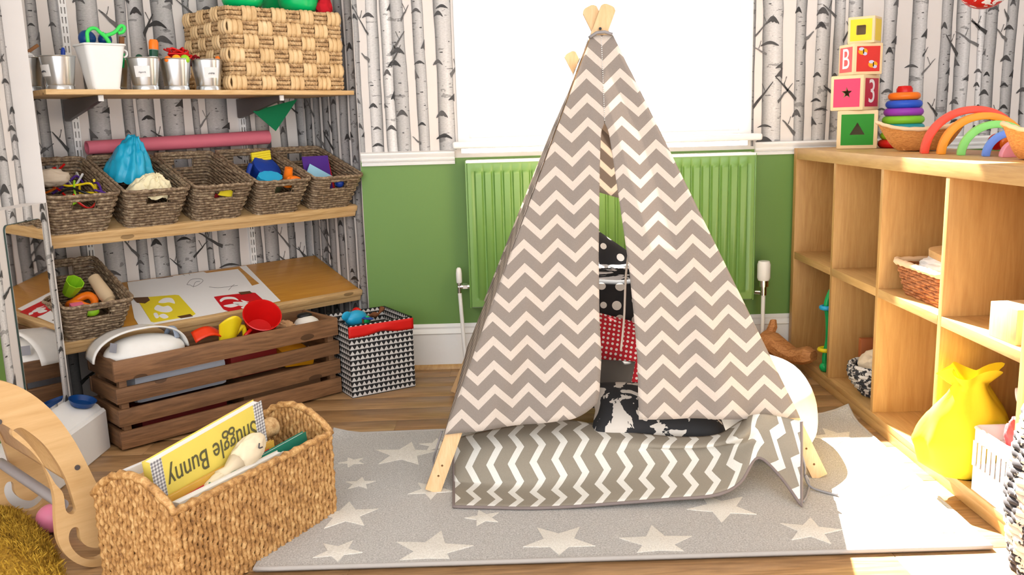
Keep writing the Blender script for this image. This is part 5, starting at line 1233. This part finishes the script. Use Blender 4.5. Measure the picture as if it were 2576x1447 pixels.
for i in range(1, 18): rimp.append((0, DB-DB*i/18))
ob('rim', MB().tube([(x, y, toph(x, y)+.002*sin(i*2.6)) for i, (x, y) in enumerate(rimp)], [.0095*(1+.12*sin(i*2.9)) for i in range(len(rimp))], 8, closed=True), M_wk, bb, smooth=True)
ob('divider', bwall(MB(), (.02, DB*.62), (LB-.02, DB*.62), 44, .0058, .003, lambda x, y: .222, 6), M_wk, bb, smooth=True)
ob('divider_roll', MB().tube([(.02+(LB-.06)*i/60, DB*.64, .238) for i in range(61)], [.025*(1+.06*sin(i*2.8)) for i in range(61)], 12), speckle('pale_wicker', [(.3, srgb(170, 124, 74)), (.6, srgb(222, 186, 132)), (.8, srgb(240, 214, 170))], 60), bb, smooth=True)
ob('base', MB().box(0, LB, 0, DB, .001, .008), M_wk, bb)
BB = lambda x, y, z: Vector((FLt.x, FLt.y, 0))+ex*x+ey*y+Vector((0, 0, z))
# books: standing parallel to the long side, tilted back
def book(label, x, y, z, w, h, t, cover, lean=.18, tilt=0.0, extra=None):
    b_ = thing('picture_book', label, 'book', BB(x, y, z), (-lean, tilt, brz), 'picture books in the wicker basket')
    ob('cover', MB().box(0, w, -t/2, -t/2+.002, 0, h).box(0, w, t/2-.002, t/2, 0, h), cover, b_, bevel=.0006); ob('spine', MB().box(0, .003, -t/2, t/2, 0, h), cover, b_)
    ob('pages', MB().box(.004, w-.003, -t/2+.002, t/2-.002, .003, h-.003), M_card, b_); return b_
K_y, K_g = C('lemon_cover', 228, 208, 96, .5), C('teal_cover', 40, 128, 104, .45)
xb0 = .03
zb = .028
m, nt, b = newmat('grey_gingham'); g = NG(nt); vv = g.obj((1, 1, 1), False); sp_ = g.n('ShaderNodeSeparateXYZ'); g.l(vv, sp_.inputs[0])
gx = g.math('LESS_THAN', g.math('FRACT', g.math('DIVIDE', sp_.outputs[0], .008)), .5); gz = g.math('LESS_THAN', g.math('FRACT', g.math('DIVIDE', sp_.outputs[2], .008)), .5)
gs = g.math('MULTIPLY', g.math('ADD', gx, gz), .5); g.l(g.ramp(gs, [(0, (.75, .75, .74)), (.5, (.42, .42, .44)), (1, (.18, .18, .2))]), b.inputs['Base Color']); M_ging = m
sbk = book('yellow board book titled Snuggle Bunny standing upside down', .060, DB*.47, .070, .345, .236, .026, K_y, -.02, -.11)
for xx in (-.001, .316): ob('gingham_border', MB().box(xx, xx+.030, -.0140, -.0128, -.001, .237), M_ging, sbk)
tl = ob('title', MB().box(.1, .1005, -.0142, -.0141, .1, .1005), M_ink, sbk)
me_t = textmesh('Snuggle Bunny', .058); oo = link('title_lettering', me_t, C('grey_ink', 92, 88, 60, .7), sbk, (.176, -.0145, .178), (pi/2, pi, 0)); oo.scale = (.84, 1.2, 1)
bpy.data.objects.remove(tl)
# sleeping plush bunny on the cover
pb_ = ob('plush_bunny', crumple(.045, 88, 1.25, .62, .75, .10), C('cream_plush', 226, 210, 180, .95), sbk, smooth=True, loc=(.250, -.040, .146), rot=(0, -.30, 0))
ob('bunny_ear', crumple(.03, 90, 1.5, .55, .55, .12), C('cream_plush', 226, 210, 180, .95), sbk, smooth=True, loc=(.142, -.042, .124), rot=(0, -.2, 0))
ob('bunny_neck', MB().tube([(.157, -.042, .127), (.18, -.041, .132), (.212, -.040, .140)], [.020, .013, .024], 10), C('cream_plush', 226, 210, 180, .95), sbk, smooth=True)
ob('eye_stitch', MB().tube(catmull([(.020, -.029, .018), (.012, -.031, .010), (.022, -.031, .004)], 5), .0016, 6), M_ink, pb_, smooth=True)
book('white backed book behind the yellow one', .035, DB*.805, .10, .33, .175, .010, C('white_cover', 226, 224, 222, .5), -.05)
book('blue book behind the wicker divider', .015, DB*.875, .06, .30, .185, .010, C('sky_cover', 70, 150, 200, .45), -.03)
book('slim yellow and blue book in front of the Snuggle Bunny book', .050, DB*.34, .012, .36, .205, .010, C('orange_blue_cover', 214, 168, 70, .5), .04, -.05)
book('thin red book in front of the yellow one', .055, DB*.28, .012, .33, .193, .008, C('crimson_cover', 196, 30, 60, .45), .05, -.05)
book('white paged book lying along the front of the basket', .04, DB*.12, .02, .33, .204, .022, C('ivory_cover', 224, 216, 200, .5), .05)
book('teal book tilted against the far end of the basket', .17, DB*.20, .014, .325, .204, .012, K_g, .06, -.045)
book('purple and orange patterned book beside the teal one', .385, DB*.10, .03, .11, .185, .010, patches('purple_orange', srgb(66, 36, 84), srgb(206, 120, 50), 40, .58), .05)

# ================================================================== wooden rocker arch
p0 = PZ(222, 1436); rn = Vector((-.728, .685, 0)).normalized(); rd = Vector((rn.y, -rn.x, 0))
rk = thing('rocker_arch', 'curved plywood rocker arch with cut-out slots and grey rungs', 'climbing arch', p0)
def rpx(x, y):
    q = PP(x, y, p0, rn)-p0; return (q.dot(rd), q.z)
outer = [(303, 1345), (302, 1388), (284, 1416), (245, 1434), (205, 1430), (168, 1406), (147, 1368), (141, 1315), (139, 1265), (129, 1222), (110, 1178), (82, 1136), (46, 1100), (0, 1072), (-70, 1052), (-150, 1065), (-220, 1110), (-275, 1180), (-310, 1260), (-330, 1330), (-360, 1400), (-400, 1430), (-450, 1420), (-480, 1380), (-475, 1320), (-440, 1250), (-400, 1160), (-330, 1070), (-240, 1000), (-140, 965), (-60, 958), (0, 966), (62, 988), (126, 1036), (180, 1104), (216, 1168), (250, 1236), (284, 1294)]
slot = [(33, 1093), (48, 1085), (66, 1090), (110, 1125), (145, 1172), (170, 1220), (185, 1265), (192, 1292), (182, 1302), (167, 1292), (160, 1250), (140, 1225), (118, 1190), (82, 1146), (48, 1118), (33, 1106)]
hook = [(175, 1352), (183, 1337), (196, 1335), (201, 1346), (204, 1366), (220, 1382), (246, 1386), (264, 1374), (274, 1362), (288, 1362), (288, 1374), (272, 1398), (245, 1414), (212, 1412), (188, 1394), (176, 1372)]
hole2 = [(-30, 1058), (-14, 1050), (6, 1060), (8, 1076), (-6, 1086), (-26, 1080)]
def plate(outl, holes, th):
    bm = bmesh.new(); loops = []
    for L in [outl]+holes:
        c = catmull([(*rpx(x, y), 0) for x, y in L], 4, True); vs = [bm.verts.new((p.x, 0, p.y)) for p in c]
        for i in range(len(vs)): bm.edges.new((vs[i], vs[(i+1) % len(vs)]))
    bmesh.ops.triangle_fill(bm, use_beauty=True, edges=bm.edges[:]); 
    r_ = bmesh.ops.extrude_face_region(bm, geom=bm.faces[:]); vs = [v for v in r_['geom'] if isinstance(v, bmesh.types.BMVert)]
    bmesh.ops.translate(bm, verts=vs, vec=(0, th, 0)); bmesh.ops.recalc_face_normals(bm, faces=bm.faces[:])
    me = bpy.data.meshes.new('side_board'); bm.to_mesh(me); bm.free(); auto(me, 40); return me
RTH = .018; me_r = plate(outer, [slot, hook], RTH)
zmin = min(v.co.z for v in me_r.vertices)
rk.rotation_euler = (0, 0, atan2(rd.y, rd.x)); rk.location = p0+Vector((0, 0, -zmin))
GAP = .42
link('side_board', me_r, M_ply, rk); link('side_board', me_r, M_ply, rk, (0, GAP, 0))
M_rung = C('grey_metal_rung', 150, 146, 148, .35)
for x, y in ((165, 1282), (195, 1184), (-220, 1030), (-400, 1300)):
    a, c = rpx(x, y); ob('rung', MB().cyl((a, .012, c), (a, GAP+.002, c), .0125, n=20), M_rung, rk, sharp=40)
for x, y in ((195, 1184), (-2, 1070)): 
    a, c = rpx(x, y); ob('bolt', MB().cyl((a, -.003, c), (a, .002, c), .006, n=14), M_grey, rk)
cv = catmull([(*rpx(x, y), 0) for x, y in ((22, 1064), (70, 1082), (118, 1124), (155, 1172), (180, 1222))], 5); mb = MB()
mb.sheet(len(cv)-1, 1, lambda a, b: (cv[round(a*(len(cv)-1))].x, lerp(.016, GAP+.002, b), cv[round(a*(len(cv)-1))].y)); ob('curved_panel', mb, M_ply, rk, smooth=True, solid=.006)
pq = PZ(134, 1338, 0); single('pink_ball', MB().sphere((0, 0, 0), .037, 24, 14), C('soft_pink', 226, 130, 160, .35), 'pink ball on the floor under the rocker arch', 'ball', pq+Vector((0, 0, .037)), smooth=True)
# ---- mustard shaggy cushion
mc_ = thing('shaggy_rug', 'mustard yellow shaggy rug under the rocker arch', 'rug', PZ(20, 1447))
c0 = Vector(mc_.location); rnd = random.Random(3)
ctrl = [(-190, 1335), (-60, 1302), (0, 1298), (52, 1318), (98, 1352), (128, 1400), (150, 1450), (170, 1600), (-260, 1650)]
cc = [PZ(x, y)-c0 for x, y in ctrl]; loop = catmull(cc, 6, True); ctr = sum(loop, Vector())/len(loop)
mb = MB(); nl = len(loop)
def sh_(a, b):
    p = loop[round(a*nl) % nl]; q = ctr.lerp(p, b); return Vector((q.x, q.y, .055*(1-b**4)+.001+.010*N3(q.x*14, q.y*14)*(1-b)))
mb.sheet(nl, 14, sh_, closeu=True); M_must = speckle('mustard_shag', [(.3, srgb(120, 86, 14)), (.5, srgb(178, 136, 34)), (.7, srgb(214, 176, 66))], 60, .95)
ob('base_cloth', mb, M_must, mc_, smooth=True)
mb = MB()
for k in range(9000):
    a, b = rnd.random(), sqrt(rnd.random()); p = sh_(int(a*nl)/nl, b)+Vector((rnd.uniform(-.012, .012), rnd.uniform(-.012, .012), 0)); d = Vector((rnd.uniform(-1, 1), rnd.uniform(-1, 1), rnd.uniform(.5, 1.3))).normalized()*rnd.uniform(.014, .026); s_ = d.orthogonal().normalized()*.0014
    mb.add([p-s_, p+s_, p+d*.6+s_*.8+Vector((0, 0, .002)), p+d], [(0, 1, 2), (0, 2, 3)])
ob('shag', mb, M_must, mc_)['kind'] = 'stuff'
